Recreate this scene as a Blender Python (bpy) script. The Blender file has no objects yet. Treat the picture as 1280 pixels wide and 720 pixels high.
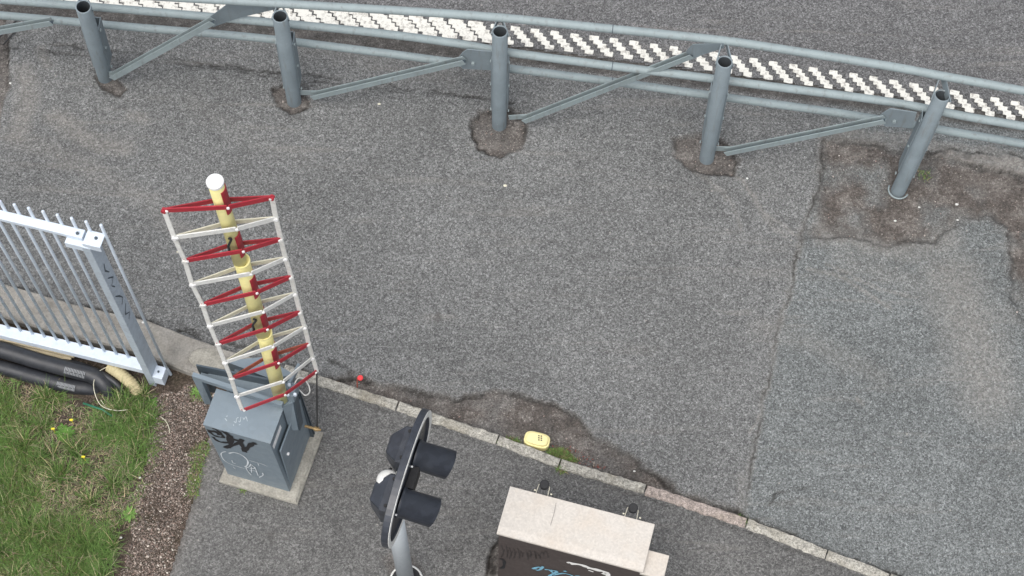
import bpy, bmesh, math, random
import numpy as np
from mathutils import Vector, Matrix
random.seed(7)
rng = np.random.default_rng(7)
S = bpy.context.scene
C = S.collection

# ---------------------------------------------------------------- camera, sky, sun, exposure
H, F = 12.0, 2200.0                       # camera height (m), focal length in photo pixels
_n = np.array([612 - 640, 1420 - 360, F], float); _n /= np.linalg.norm(_n)
_z = -_n
_x = np.array([1., 0, 0]); _x = _x - np.dot(_x, _n) * _n; _x /= np.linalg.norm(_x)
_y = np.cross(_z, _x)
M3 = np.stack([_x, _y, _z])               # camera (x right, y down, z forward) -> world
cam_d = bpy.data.cameras.new('camera'); cam = bpy.data.objects.new('camera', cam_d); C.objects.link(cam)
cam_d.sensor_width = 36; cam_d.lens = 36 * F / 1280; cam_d.clip_start = 0.1; cam_d.clip_end = 2000
r, u, b = M3[:, 0], -M3[:, 1], -M3[:, 2]
cam.matrix_world = Matrix(((r[0], u[0], b[0], 0), (r[1], u[1], b[1], 0), (r[2], u[2], b[2], H), (0, 0, 0, 1)))
S.camera = cam
S.render.resolution_x, S.render.resolution_y = 1024, 576
S.view_settings.view_transform = 'Standard'; S.view_settings.look = 'None'
S.view_settings.exposure = 0.50; S.view_settings.gamma = 1
SUN_EL, SUN_AZ = 66, 205                  # soft sun behind thin overcast
w = bpy.data.worlds.new('World'); S.world = w; w.use_nodes = True
nt = w.node_tree; bg = nt.nodes['Background']
sky = nt.nodes.new('ShaderNodeTexSky'); sky.sky_type = 'NISHITA'; sky.sun_disc = False
sky.sun_elevation = math.radians(SUN_EL); sky.sun_rotation = math.radians(SUN_AZ)
sky.dust_density = 4.0; sky.air_density = 1.0; sky.ozone_density = 1.0
hs = nt.nodes.new('ShaderNodeHueSaturation'); hs.inputs['Saturation'].default_value = 0.38
nt.links.new(sky.outputs[0], hs.inputs['Color']); nt.links.new(hs.outputs[0], bg.inputs['Color'])
bg.inputs['Strength'].default_value = 0.15
sl = bpy.data.lights.new('sun', 'SUN'); sl.energy = 1.1; sl.angle = math.radians(60); sl.color = (1, .965, .92)
so = bpy.data.objects.new('sun', sl); C.objects.link(so)
az = math.radians(SUN_AZ)                 # azimuth clockwise from +Y
sd = Vector((math.sin(az) * math.cos(math.radians(SUN_EL)), math.cos(az) * math.cos(math.radians(SUN_EL)), math.sin(math.radians(SUN_EL))))
so.rotation_euler = sd.to_track_quat('Z', 'Y').to_euler()

# ---------------------------------------------------------------- measuring helpers (photo pixel -> place in the world)
def ray(px, py): return M3 @ np.array([px - 640, py - 360, F], float)
def W(px, py, z=0.0):
    d = ray(px, py); t = (z - H) / d[2]; p = np.array([0, 0, H]) + t * d
    return Vector(p)
def on_plane(px, py, p0, nrm):
    d = Vector(ray(px, py)); o = Vector((0, 0, H)); return o + d * ((p0 - o).dot(nrm) / d.dot(nrm))
def z_axis(base, px, py):
    """height at which the vertical through base comes nearest to the sight line"""
    d = Vector(ray(px, py)); o = Vector((0, 0, H)) ; zz = Vector((0, 0, 1))
    A = np.array([[1, 0], [0, 1]], float)
    M = np.stack([np.array(zz), -np.array(d)], 1); rhs = np.array(o - base)
    s = np.linalg.lstsq(M, rhs, rcond=None)[0]; return base.z + s[0]

# ---------------------------------------------------------------- object helpers
def link(name, me, mat=None, parent=None):
    o = bpy.data.objects.new(name, me); C.objects.link(o)
    if mat: o.data.materials.append(mat)
    if parent: o.parent = parent; o.matrix_parent_inverse = parent_matrix(parent).inverted()
    return o
def parent_matrix(o):
    m = Matrix.LocRotScale(o.location, o.rotation_euler, o.scale)
    return parent_matrix(o.parent) @ o.matrix_parent_inverse @ m if o.parent else m
def empty(name, loc):
    o = bpy.data.objects.new(name, None); C.objects.link(o); o.location = loc; o.empty_display_size = .1; return o
def tag(o, label=None, cat=None, group=None, kind=None):
    if label: o['label'] = label
    if cat: o['category'] = cat
    if group: o['group'] = group
    if kind: o['kind'] = kind
    return o
def bm_obj(name, bm, mat=None, parent=None, smooth=False):
    bmesh.ops.recalc_face_normals(bm, faces=bm.faces)
    me = bpy.data.meshes.new(name); bm.to_mesh(me); bm.free()
    if smooth: me.polygons.foreach_set('use_smooth', [True] * len(me.polygons))
    return link(name, me, mat, parent)
def hexa(bm, c8):
    v = [bm.verts.new(c) for c in c8]
    for f in ((0, 1, 2, 3), (4, 7, 6, 5), (0, 4, 5, 1), (1, 5, 6, 2), (2, 6, 7, 3), (3, 7, 4, 0)): bm.faces.new([v[i] for i in f])
    return v
def box(bm, o, ex, ey, ez, bevel=0):
    """box from corner-centred origin o (centre) with full edge vectors"""
    o = Vector(o); ex, ey, ez = Vector(ex) / 2, Vector(ey) / 2, Vector(ez) / 2
    v = hexa(bm, [o - ex - ey - ez, o + ex - ey - ez, o + ex + ey - ez, o - ex + ey - ez, o - ex - ey + ez, o + ex - ey + ez, o + ex + ey + ez, o - ex + ey + ez])
    if bevel:
        ed = list({e for q in v for e in q.link_edges})
        bmesh.ops.bevel(bm, geom=ed, offset=bevel, segments=2, affect='EDGES', profile=.6)
def bar(bm, a, b_, wd, ht, side=None, bevel=0):
    """flat bar from a to b_, width wd along `side`, thickness ht across"""
    a, b_ = Vector(a), Vector(b_); d = b_ - a
    s = Vector(side) if side is not None else d.cross(Vector((0, 0, 1)))
    s = (s - d * (s.dot(d) / d.dot(d))).normalized(); t = d.normalized().cross(s)
    box(bm, (a + b_) / 2, d, s * wd, t * ht, bevel)
def tube(bm, pts, rad, seg=12, cap=True, ring=None):
    pts = [Vector(p) for p in pts]; n = len(pts); prev = None; up = None
    R = rad if hasattr(rad, '__len__') else [rad] * n
    pd = None
    for i, p in enumerate(pts):
        d = (pts[min(i + 1, n - 1)] - pts[max(i - 1, 0)])
        if d.length < 1e-7: d = pd or Vector((0, 0, 1))
        d = d.normalized()
        if pd is not None and d.dot(pd) < 0: d = -d          # profile turning back on itself keeps its frame
        pd = d
        if up is None: up = d.orthogonal().normalized()
        up = (up - d * up.dot(d)).normalized(); sd_ = d.cross(up)
        rg = [bm.verts.new(p + (up * math.cos(2 * math.pi * k / seg) + sd_ * math.sin(2 * math.pi * k / seg)) * R[i]) for k in range(seg)]
        if prev:
            for k in range(seg): bm.faces.new((prev[k], prev[(k + 1) % seg], rg[(k + 1) % seg], rg[k]))
        elif cap: bm.faces.new(rg[::-1])
        prev = rg
    if cap: bm.faces.new(prev)
def pipe_open(bm, a, b_, ro, ri, depth, seg=24):
    """round tube a->b_, closed at a, open at b_ with a bore `depth` deep"""
    a, b_ = Vector(a), Vector(b_); d = (b_ - a).normalized()
    e = .004
    tube(bm, [a, b_ - d * e, b_, b_ , b_ - d * depth], [ro, ro, ro - e, ri, ri], seg, cap=False)
    # floor of the bore
    up = d.orthogonal().normalized(); s_ = d.cross(up); c = b_ - d * depth
    bm.faces.new([bm.verts.new(c + (up * math.cos(2 * math.pi * k / seg) + s_ * math.sin(2 * math.pi * k / seg)) * ri) for k in range(seg)])
def smooth_pts(P, n=8):
    P = [Vector(p) for p in P]; out = []
    for i in range(len(P) - 1):
        p0, p1, p2, p3 = P[max(i - 1, 0)], P[i], P[i + 1], P[min(i + 2, len(P) - 1)]
        for k in range(n):
            t = k / n; out.append(.5 * ((2 * p1) + (p2 - p0) * t + (2 * p0 - 5 * p1 + 4 * p2 - p3) * t * t + (-p0 + 3 * p1 - 3 * p2 + p3) * t ** 3))
    return out + [P[-1]]
def ribbon(bm, pts, widths, nrm, lift=.0015):
    """painted stroke: thin strip lying on a surface"""
    pts = [Vector(p) for p in pts]; n = len(pts); nrm = Vector(nrm).normalized(); prev = None
    Wd = widths if hasattr(widths, '__len__') else [widths] * n
    for i, p in enumerate(pts):
        d = (pts[min(i + 1, n - 1)] - pts[max(i - 1, 0)]).normalized(); s_ = nrm.cross(d).normalized() * Wd[i] / 2
        q = p + nrm * lift; a = bm.verts.new(q - s_); c = bm.verts.new(q + s_)
        if prev: bm.faces.new((prev[0], a, c, prev[1]))
        prev = (a, c)
def disc(bm, c, nrm, rad, th, seg=16, bevel=0.0):
    n_ = Vector(nrm).normalized()
    if bevel: tube(bm, [Vector(c), Vector(c) + n_ * (th - bevel), Vector(c) + n_ * th], [rad, rad, rad - bevel], seg)
    else: tube(bm, [Vector(c), Vector(c) + n_ * th], rad, seg)

# ---------------------------------------------------------------- materials
class N:
    def __init__(s, name, rough=.6, metal=0.0, spec=.5):
        s.m = bpy.data.materials.new(name); s.m.use_nodes = True; s.t = s.m.node_tree; s.b = s.t.nodes['Principled BSDF']
        s.b.inputs['Roughness'].default_value = rough; s.b.inputs['Metallic'].default_value = metal; s.b.inputs['Specular IOR Level'].default_value = spec
        s.co = s.t.nodes.new('ShaderNodeTexCoord').outputs['Object']
    def link(s, a, b_): s.t.links.new(a, b_)
    def val(s, sock, v):
        if hasattr(v, 'links') or hasattr(v, 'is_output'): s.link(v, sock)
        else: sock.default_value = v
    def noise(s, scale, detail=4, rough=.55, dist=0, vec=None):
        n = s.t.nodes.new('ShaderNodeTexNoise'); n.inputs['Scale'].default_value = scale; n.inputs['Detail'].default_value = detail
        n.inputs['Roughness'].default_value = rough; n.inputs['Distortion'].default_value = dist; s.link(vec or s.co, n.inputs['Vector']); return n.outputs['Fac']
    def vor(s, scale, feat='F1', out='Color', vec=None):
        n = s.t.nodes.new('ShaderNodeTexVoronoi'); n.feature = feat; n.inputs['Scale'].default_value = scale; s.link(vec or s.co, n.inputs['Vector']); return n.outputs[out]
    def ramp(s, fac, stops):
        n = s.t.nodes.new('ShaderNodeValToRGB'); e = n.color_ramp.elements
        while len(e) < len(stops): e.new(.5)
        for i, (p, c) in enumerate(stops): e[i].position = p; e[i].color = (c[0], c[1], c[2], 1) if hasattr(c, '__len__') else (c, c, c, 1)
        s.link(fac, n.inputs['Fac']); return n.outputs['Color']
    def mix(s, fac, a, b_, mode='MIX'):
        n = s.t.nodes.new('ShaderNodeMix'); n.data_type = 'RGBA'; n.blend_type = mode
        s.val(n.inputs[0], fac); 
        for sock, v in ((n.inputs[6], a), (n.inputs[7], b_)):
            if hasattr(v, 'is_output'): s.link(v, sock)
            else: sock.default_value = (v[0], v[1], v[2], 1)
        return n.outputs[2]
    def math(s, op, a, b_=0.5, clamp=False):
        n = s.t.nodes.new('ShaderNodeMath'); n.operation = op; n.use_clamp = clamp; s.val(n.inputs[0], a); s.val(n.inputs[1], b_); return n.outputs[0]
    def sep(s, c):
        n = s.t.nodes.new('ShaderNodeSeparateColor'); s.link(c, n.inputs[0]); return n.outputs[0]
    def attr(s, name, out='Fac'):
        n = s.t.nodes.new('ShaderNodeAttribute'); n.attribute_name = name; return n.outputs[out]
    def bump(s, h, strength=.3, dist=.01):
        n = s.t.nodes.new('ShaderNodeBump'); n.inputs['Strength'].default_value = strength; n.inputs['Distance'].default_value = dist
        s.link(h, n.inputs['Height']); s.link(n.outputs[0], s.b.inputs['Normal']); return s
    def col(s, c): s.val(s.b.inputs['Base Color'], c if hasattr(c, 'is_output') else (c[0], c[1], c[2], 1)); return s

def asphalt(name, base, tint, contrast=1.0, scale=1.0):
    """aggregate-speckled asphalt driven by wear attributes on the mesh"""
    m = N(name, .92, 0, .25)
    g1 = m.sep(m.vor(125 * scale)); g2 = m.sep(m.vor(74 * scale)); n1 = m.noise(1.1, 5, .6); n2 = m.noise(9, 5, .65); n3 = m.noise(190, 2, .5)
    a = contrast
    st = m.ramp(g1, [(0, .50 / a), (.30, .78), (.62, 1.0), (.86, 1.20), (1, 1.55 * a)])
    st2 = m.ramp(g2, [(0, .72), (.6, 1.0), (1, 1.32)])
    gr = m.ramp(n3, [(.3, .72), (.7, 1.28)])
    big = m.ramp(n1, [(.3, .86), (.7, 1.12)]); mid = m.ramp(n2, [(.25, .88), (.75, 1.12)])
    c = m.mix(1, (base * tint[0], base * tint[1], base * tint[2]), st, 'MULTIPLY'); c = m.mix(1, c, st2, 'MULTIPLY')
    c = m.mix(1, c, gr, 'MULTIPLY'); c = m.mix(1, c, big, 'MULTIPLY'); c = m.mix(1, c, mid, 'MULTIPLY')
    # cooler, bluish aggregate where 'tone' is high
    c = m.mix(m.attr('tone'), c, m.mix(1, c, (.97, 1.02, 1.03), 'MULTIPLY'))
    # pale dust
    df = m.math('MULTIPLY', m.attr('dust'), m.ramp(m.noise(14, 5, .7), [(.30, .45), (.62, 1)]), True)
    c = m.mix(df, c, m.mix(1, (.25, .236, .215), st2, 'MULTIPLY'))
    # worn down to brown dirt and old binder
    dn = m.mix(.55, m.noise(38, 6, .75), m.noise(4.5, 6, .72)); dirt = m.ramp(dn, [(.30, (.052, .047, .043)), (.42, (.080, .071, .064)), (.50, (.115, .100, .089)), (.58, (.20, .182, .165)), (.68, (.28, .26, .24))])
    dirt = m.mix(1, dirt, m.ramp(g1, [(0, .58), (.5, .86), (.93, 1.0), (1, 1.8)]), 'MULTIPLY')
    c = m.mix(m.attr('worn'), c, dirt)
    c = m.mix(m.attr('crack'), c, (.016, .014, .012))
    # drips, stains and faint tyre scuffs with shapes of their own
    mp = m.t.nodes.new('ShaderNodeMapping'); mp.inputs['Scale'].default_value = (.55, 5.5, 1); mp.inputs['Rotation'].default_value = (0, 0, .35); m.link(m.co, mp.inputs['Vector'])
    sc = m.noise(1.6, 5, .62, .6, mp.outputs[0]); c = m.mix(m.ramp(sc, [(.56, 0), (.74, .42)]), c, m.mix(1, (.225, .212, .195), st2, 'MULTIPLY')); c = m.mix(m.ramp(sc, [(.26, .30), (.42, 0)]), c, (.075, .073, .070))
    dr = m.noise(5.5, 3, .5); c = m.mix(m.ramp(dr, [(.68, 0), (.74, .42)]), c, (.06, .057, .053))
    # stray light stones and dark spots
    sp = m.vor(7, out='Distance'); c = m.mix(m.ramp(sp, [(.035, .55), (.055, 0)]), c, (.42, .39, .35))
    m.col(c); m.bump(m.math('ADD', m.math('MULTIPLY', g1, .6), n3), .55, .006); return m.m
M_path = asphalt('path asphalt', .167, (.99, 1.005, .985), 1.0)
M_road = asphalt('road asphalt', .147, (1.01, 1.0, 1.0), 1.0)
M_pave = asphalt('pavement asphalt', .140, (1.01, 1.0, .965), .8, 1.0)

def granite(name, base, dark=.6):
    m = N(name, .85); g = m.sep(m.vor(120)); n = m.noise(26, 6, .7); b2 = m.noise(4, 3)
    c = m.mix(1, base, m.ramp(g, [(0, dark), (.5, 1), (1, 1.35)]), 'MULTIPLY'); c = m.mix(1, c, m.ramp(n, [(.3, .6), (.6, 1.1)]), 'MULTIPLY')
    c = m.mix(m.ramp(b2, [(.5, 0), (.75, .55)]), c, (.16, .135, .085)); m.col(c); m.bump(n, .6, .01); return m.m
M_granite = granite('granite kerb', (.37, .355, .31)); M_granite_red = granite('reddish granite kerb', (.36, .305, .27))
def concrete(name, base):
    m = N(name, .9); n = m.noise(9, 8, .7); n2 = m.noise(70, 3, .6); v = m.noise(2.2, 4)
    c = m.mix(1, base, m.ramp(n, [(.28, .62), (.6, 1.08), (.8, 1.25)]), 'MULTIPLY'); c = m.mix(1, c, m.ramp(n2, [(.3, .78), (.7, 1.18)]), 'MULTIPLY')
    c = m.mix(m.ramp(v, [(.5, 0), (.72, .5)]), c, (.15, .125, .095)); m.col(c); m.bump(n2, .5, .008); return m.m
M_conc = concrete('weathered concrete', (.30, .285, .255)); M_plinth = concrete('plinth concrete', (.34, .325, .28))
def metal(name, base, rough=.5, metallic=.35, dirt=.25, dcol=(.10, .085, .07), sc=14, var=.12):
    m = N(name, rough, metallic); n = m.noise(sc, 6, .65); n2 = m.noise(sc * 6, 4, .6); v = m.sep(m.vor(sc * 3))
    c = m.mix(1, base, m.ramp(v, [(0, 1 - var), (1, 1 + var)]), 'MULTIPLY')
    c = m.mix(m.ramp(n, [(.52, 0), (.78, dirt)]), c, dcol); c = m.mix(m.ramp(n2, [(.60, 0), (.75, dirt * .7)]), c, dcol)
    m.col(c); m.val(m.b.inputs['Roughness'], m.ramp(n, [(.3, rough - .08), (.7, rough + .14)])); m.bump(n2, .06, .002); return m.m
def weathered(name, base, rough):
    m = N(name, rough, 0); n = m.noise(7, 7, .7); n2 = m.noise(60, 5, .7); mp = m.t.nodes.new('ShaderNodeMapping'); mp.inputs['Scale'].default_value = (14, 14, 1.4); m.link(m.co, mp.inputs['Vector']); stn = m.noise(2.2, 5, .6, 0, mp.outputs[0])
    c = m.mix(1, base, m.ramp(n, [(.3, .86), (.7, 1.10)]), 'MULTIPLY'); c = m.mix(m.ramp(stn, [(.55, 0), (.72, .45)]), c, (.13, .125, .11)); c = m.mix(m.ramp(n2, [(.66, 0), (.72, .65)]), c, (.15, .085, .05))
    c = m.mix(m.ramp(n2, [(.28, .5), (.36, 0)]), c, (.42, .44, .43)); m.col(c); m.bump(n2, .15, .003); m.val(m.b.inputs['Roughness'], m.ramp(n, [(.3, rough - .12), (.7, rough + .15)])); return m.m
M_rail = metal('grey green rail paint', (.285, .335, .335), .62, 0, .22, (.16, .15, .12), 8, .02)
M_post = metal('grey blue post paint', (.205, .250, .270), .6, 0, .22, (.12, .115, .10), 8, .02)
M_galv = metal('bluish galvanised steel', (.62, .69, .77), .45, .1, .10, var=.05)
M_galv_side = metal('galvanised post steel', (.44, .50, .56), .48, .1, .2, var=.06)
M_cab = metal('slate grey cabinet paint', (.178, .222, .255), .42, .05, .22, (.26, .28, .28), 9, .04)
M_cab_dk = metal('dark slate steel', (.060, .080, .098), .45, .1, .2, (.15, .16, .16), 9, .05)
M_yel = metal('faded yellow paint', (.84, .77, .35), .5, 0, .25, (.56, .50, .28), 12, .04)
M_red = metal('dark red paint', (.36, .022, .036), .5, 0, .5, (.22, .06, .055), 16, .10)
M_rust = metal('weathered red brown paint', (.33, .075, .045), .6, 0, .4, (.16, .08, .05), 30, .15)
M_white = metal('off white paint', (.66, .66, .63), .55, 0, .45, (.34, .31, .25), 18, .06)
M_cream = metal('yellowed white paint', (.66, .63, .50), .5, 0, .3, (.36, .33, .22), 26, .06)
M_capw = metal('clean white cap plastic', (.80, .80, .79), .5, 0, .08)
M_black = metal('black signal plastic', (.034, .039, .050), .34, 0, .35, (.07, .075, .085), 10, .15)
M_black2 = metal('matt black plastic', (.018, .018, .019), .7, 0, .15, (.05, .05, .05), 12)
M_pipe = metal('black conduit plastic', (.024, .026, .031), .42, 0, .35, (.07, .068, .06), 10, .15)
M_pole = metal('light grey pole paint', (.52, .56, .58), .5, 0, .12, var=.02)
M_beige = N('beige lid paint', .75)
_n1 = M_beige.noise(60, 5, .7); _n2 = M_beige.noise(3.5, 5, .6); _v = M_beige.sep(M_beige.vor(85))
_c = M_beige.mix(1, (.54, .505, .455), M_beige.ramp(_v, [(0, .92), (.6, 1), (1, 1.06)]), 'MULTIPLY'); _c = M_beige.mix(1, _c, M_beige.ramp(_n1, [(.3, .93), (.7, 1.05)]), 'MULTIPLY')
_c = M_beige.mix(M_beige.ramp(_n2, [(.45, 0), (.72, .35)]), _c, (.47, .36, .25)); _c = M_beige.mix(M_beige.ramp(M_beige.noise(20, 6, .8), [(.66, 0), (.74, .4)]), _c, (.25, .22, .19))
M_beige.col(_c); M_beige.bump(_n1, .2, .003); M_beige = M_beige.m
M_brown = metal('dark brown cabinet paint', (.060, .047, .043), .5, 0, .4, (.095, .085, .08), 12, .08)
M_glyph_k = N('black spray paint', .55).col((.012, .012, .014)).m; M_glyph_w = N('white marker paint', .7).col((.58, .62, .64)).m
M_glyph_b = N('pale blue spray paint', .6).col((.19, .42, .55)).m; M_glyph_ww = N('white spray paint', .6).col((.78, .77, .74)).m
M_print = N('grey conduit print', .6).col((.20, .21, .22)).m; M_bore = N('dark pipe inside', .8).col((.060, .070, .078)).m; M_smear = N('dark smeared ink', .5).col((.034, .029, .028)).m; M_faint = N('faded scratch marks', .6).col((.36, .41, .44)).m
M_lens = N('dark red lens', .2).col((.10, .008, .006)).m
M_brass = metal('brass', (.30, .21, .10), .5, .5, .5, (.12, .08, .04))
M_flag = N('fluorescent red plastic', .5).col((.80, .055, .06)).m
M_lid = metal('pale yellow plastic', (.86, .77, .38), .45, 0, .15, (.50, .42, .20), 20, .04)
M_wood = metal('weathered plank', (.40, .345, .235), .8, 0, .4, (.16, .13, .09), 12, .1)
M_conduit = metal('dirty yellow conduit', (.47, .41, .24), .7, 0, .7, (.25, .2, .11), 14, .1)
M_mark = N('worn road paint', .75); _n = M_mark.noise(30, 6, .7); _c = M_mark.mix(M_mark.ramp(_n, [(.50, 0), (.66, .85)]), (.70, .69, .63), (.28, .26, .23)); M_mark.col(_c); M_mark = M_mark.m
M_rod = metal('dark rod steel', (.05, .05, .05), .5, .5, .3)
def leafmat(name, attr=True, base=(.09, .17, .03)):
    m = N(name, .65, 0, .3)
    if attr: c = m.attr('tint', 'Color')
    else: c = m.mix(1, base, m.ramp(m.noise(60, 3), [(.3, .7), (.7, 1.3)]), 'MULTIPLY')
    m.col(c); return m.m
M_blade = leafmat('grass blades'); M_stone = leafmat('gravel stones'); M_leaf = leafmat('weed leaves', False, (.085, .19, .03)); M_leaf2 = leafmat('pale weed leaves', False, (.14, .26, .06))
M_flower = N('yellow petals', .6).col((.75, .60, .03)).m
def soilmat():
    m = N('soil and litter', .95, 0, .2); a = m.noise(55, 6, .8); v = m.sep(m.vor(130)); g = m.noise(5, 4)
    c = m.ramp(a, [(.28, (.028, .022, .018)), (.5, (.085, .065, .052)), (.68, (.145, .118, .098)), (.8, (.24, .20, .17))])
    c = m.mix(1, c, m.ramp(v, [(0, .55), (.6, 1), (1, 1.7)]), 'MULTIPLY'); c = m.mix(m.ramp(g, [(.45, 0), (.7, .5)]), c, (.055, .05, .028))
    m.col(c); m.bump(a, .8, .02); return m.m
M_soil = soilmat()

M_rail = weathered('grey green rail paint worn', (.255, .305, .312), .6); M_post = weathered('grey blue post paint worn', (.190, .230, .250), .6)
# ---------------------------------------------------------------- numpy noise and outlines for the ground
def vnoise(x, y, seed=0):
    xi, yi = np.floor(x).astype(np.int64), np.floor(y).astype(np.int64); fx, fy = x - xi, y - yi
    fx, fy = fx * fx * (3 - 2 * fx), fy * fy * (3 - 2 * fy)
    def h(i, j):
        k = (i * 374761393 + j * 668265263 + seed * 974634777) & 0xffffffff; k = ((k ^ (k >> 13)) * 1274126177) & 0xffffffff
        return ((k ^ (k >> 16)) & 0xffff) / 65535.
    return (h(xi, yi) * (1 - fx) + h(xi + 1, yi) * fx) * (1 - fy) + (h(xi, yi + 1) * (1 - fx) + h(xi + 1, yi + 1) * fx) * fy
def fbm(x, y, f, o=4, seed=0):
    s, a, t = 0, 1, 0
    for i in range(o): s = s + a * vnoise(x * f, y * f, seed + i); t += a; a *= .5; f *= 2.1
    return s / t - .5
def sdf(poly, x, y):
    """signed distance, negative inside"""
    P = [(p[0], p[1]) for p in poly]; d = np.full(x.shape, 1e9); ins = np.zeros(x.shape, bool)
    for i in range(len(P)):
        (ax, ay), (bx, by) = P[i], P[(i + 1) % len(P)]; ex, ey = bx - ax, by - ay
        t = np.clip(((x - ax) * ex + (y - ay) * ey) / (ex * ex + ey * ey + 1e-12), 0, 1)
        d = np.minimum(d, np.hypot(x - ax - t * ex, y - ay - t * ey))
        if ay != by: ins ^= ((ay > y) != (by > y)) & (x < (bx - ax) * (y - ay) / (by - ay) + ax)
    return np.where(ins, -d, d)
def dline(pl, x, y):
    d = np.full(x.shape, 1e9)
    for (ax, ay), (bx, by) in zip([p[:2] for p in pl[:-1]], [p[:2] for p in pl[1:]]):
        ex, ey = bx - ax, by - ay; t = np.clip(((x - ax) * ex + (y - ay) * ey) / (ex * ex + ey * ey + 1e-12), 0, 1); d = np.minimum(d, np.hypot(x - ax - t * ex, y - ay - t * ey))
    return d
def G(*pp): return [tuple(W(a, b_, 0))[:2] for a, b_ in pp]
def step(d, wd): return np.clip(.5 - d / wd, 0, 1)
def axis_(lo, hi, st, far): 
    a = list(np.arange(lo, hi, st)); g = st; left, right = [], []
    v = lo
    while v > -far: g *= 1.35; v -= g; left.append(v)
    g = st; v = a[-1]
    while v < far: g *= 1.35; v += g; right.append(v)
    return np.array(left[::-1] + a + right)
def grid(name, xs, ys, fn, mat, keep=None, kind='structure'):
    X, Y = np.meshgrid(xs, ys); nx, ny = len(xs), len(ys)
    Z, at = fn(X, Y); co = np.stack([X, Y, Z], -1).reshape(-1, 3)
    i = np.arange(nx * ny).reshape(ny, nx); q = np.stack([i[:-1, :-1], i[:-1, 1:], i[1:, 1:], i[1:, :-1]], -1).reshape(-1, 4)
    if keep is not None:
        k = keep(X, Y).reshape(-1); q = q[k[q].any(1)]
        used = np.zeros(nx * ny, bool); used[q.ravel()] = True; rem = np.cumsum(used) - 1; co = co[used]; q = rem[q]; at = {a: v.reshape(-1)[used] for a, v in at.items()}
    me = bpy.data.meshes.new(name); me.vertices.add(len(co)); me.vertices.foreach_set('co', co.ravel().astype(np.float32))
    me.loops.add(q.size); me.loops.foreach_set('vertex_index', q.ravel().astype(np.int32))
    me.polygons.add(len(q)); me.polygons.foreach_set('loop_start', np.arange(0, q.size, 4, dtype=np.int32)); me.update(calc_edges=True)
    for a, v in at.items():
        t = me.attributes.new(a, 'FLOAT', 'POINT'); t.data.foreach_set('value', v.reshape(-1).astype(np.float32))
    me.polygons.foreach_set('use_smooth', np.ones(len(q), bool))
    return tag(link(name, me, mat), kind=kind)

# outlines on the ground
KERB = [(355, 463), (385, 474), (497, 510), (622, 552), (699, 582), (806, 614), (932, 656), (1032, 695), (1110, 725), (1215, 766), (1330, 808)]
kerb_w = G(*KERB); kerb_south = [(p[0] * 1, p[1]) for p in kerb_w]
PAVE_L = G((300, 455), (262, 553), (245, 622), (214, 722), (196, 780))
BEAM_T = G((-420, 268), (-120, 330), (0, 357), (95, 385), (185, 405), (270, 437), (372, 466))
south = BEAM_T[:-1] + kerb_w + [(14, .2), (14, -30), (-30, -30), (-30, 10.5)]       # everything south of beam and kerb
W_P3 = G((590, 150), (600, 138), (640, 134), (656, 150), (659, 172), (650, 186), (625, 196), (600, 186), (588, 168))
W_P4 = G((840, 172), (870, 166), (905, 176), (924, 200), (918, 220), (890, 218), (862, 212), (842, 196))
W_P2 = G((338, 112), (356, 104), (385, 118), (388, 136), (366, 142), (346, 132)); W_P1 = G((118, 96), (146, 96), (160, 112), (150, 122), (132, 112))
W_P5 = G((1031, 174), (1090, 180), (1150, 194), (1185, 188), (1205, 202), (1250, 206), (1300, 210), (1400, 230), (1400, 500), (1300, 425), (1272, 392), (1262, 368), (1268, 330), (1262, 290), (1240, 268), (1210, 272), (1185, 288), (1172, 302), (1140, 300), (1110, 306), (1060, 296), (1005, 298), (1016, 262), (1026, 225))
W_K = G((372, 462), (402, 474), (440, 468), (480, 480), (530, 492), (575, 496), (615, 488), (655, 493), (695, 505), (720, 520), (745, 545), (785, 570), (815, 592), (850, 616), (900, 632), (960, 658), (1030, 688), (1120, 720), (1130, 740), (1032, 702), (932, 668), (806, 624), (699, 590), (622, 562), (497, 520), (385, 482))
W_TL = G((-200, -40), (6, 20), (12, 70), (10, 110), (2, 140), (-40, 300), (-300, 300))
ISL = G((1195, 186), (1235, 196), (1262, 192), (1300, 204), (1300, 226), (1262, 214), (1230, 210), (1200, 198), (1160, 192))   # left-over crust under the rail
SEAM = G((1034, 150), (1028, 190), (1022, 235), (1004, 290), (992, 340), (976, 410), (962, 470), (950, 530), (938, 590), (924, 650))
EDGE_W = G((-900, -75), (60, 22), (400, 57), (640, 78), (900, 112), (1110, 140), (1280, 166), (2300, 330))
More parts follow.
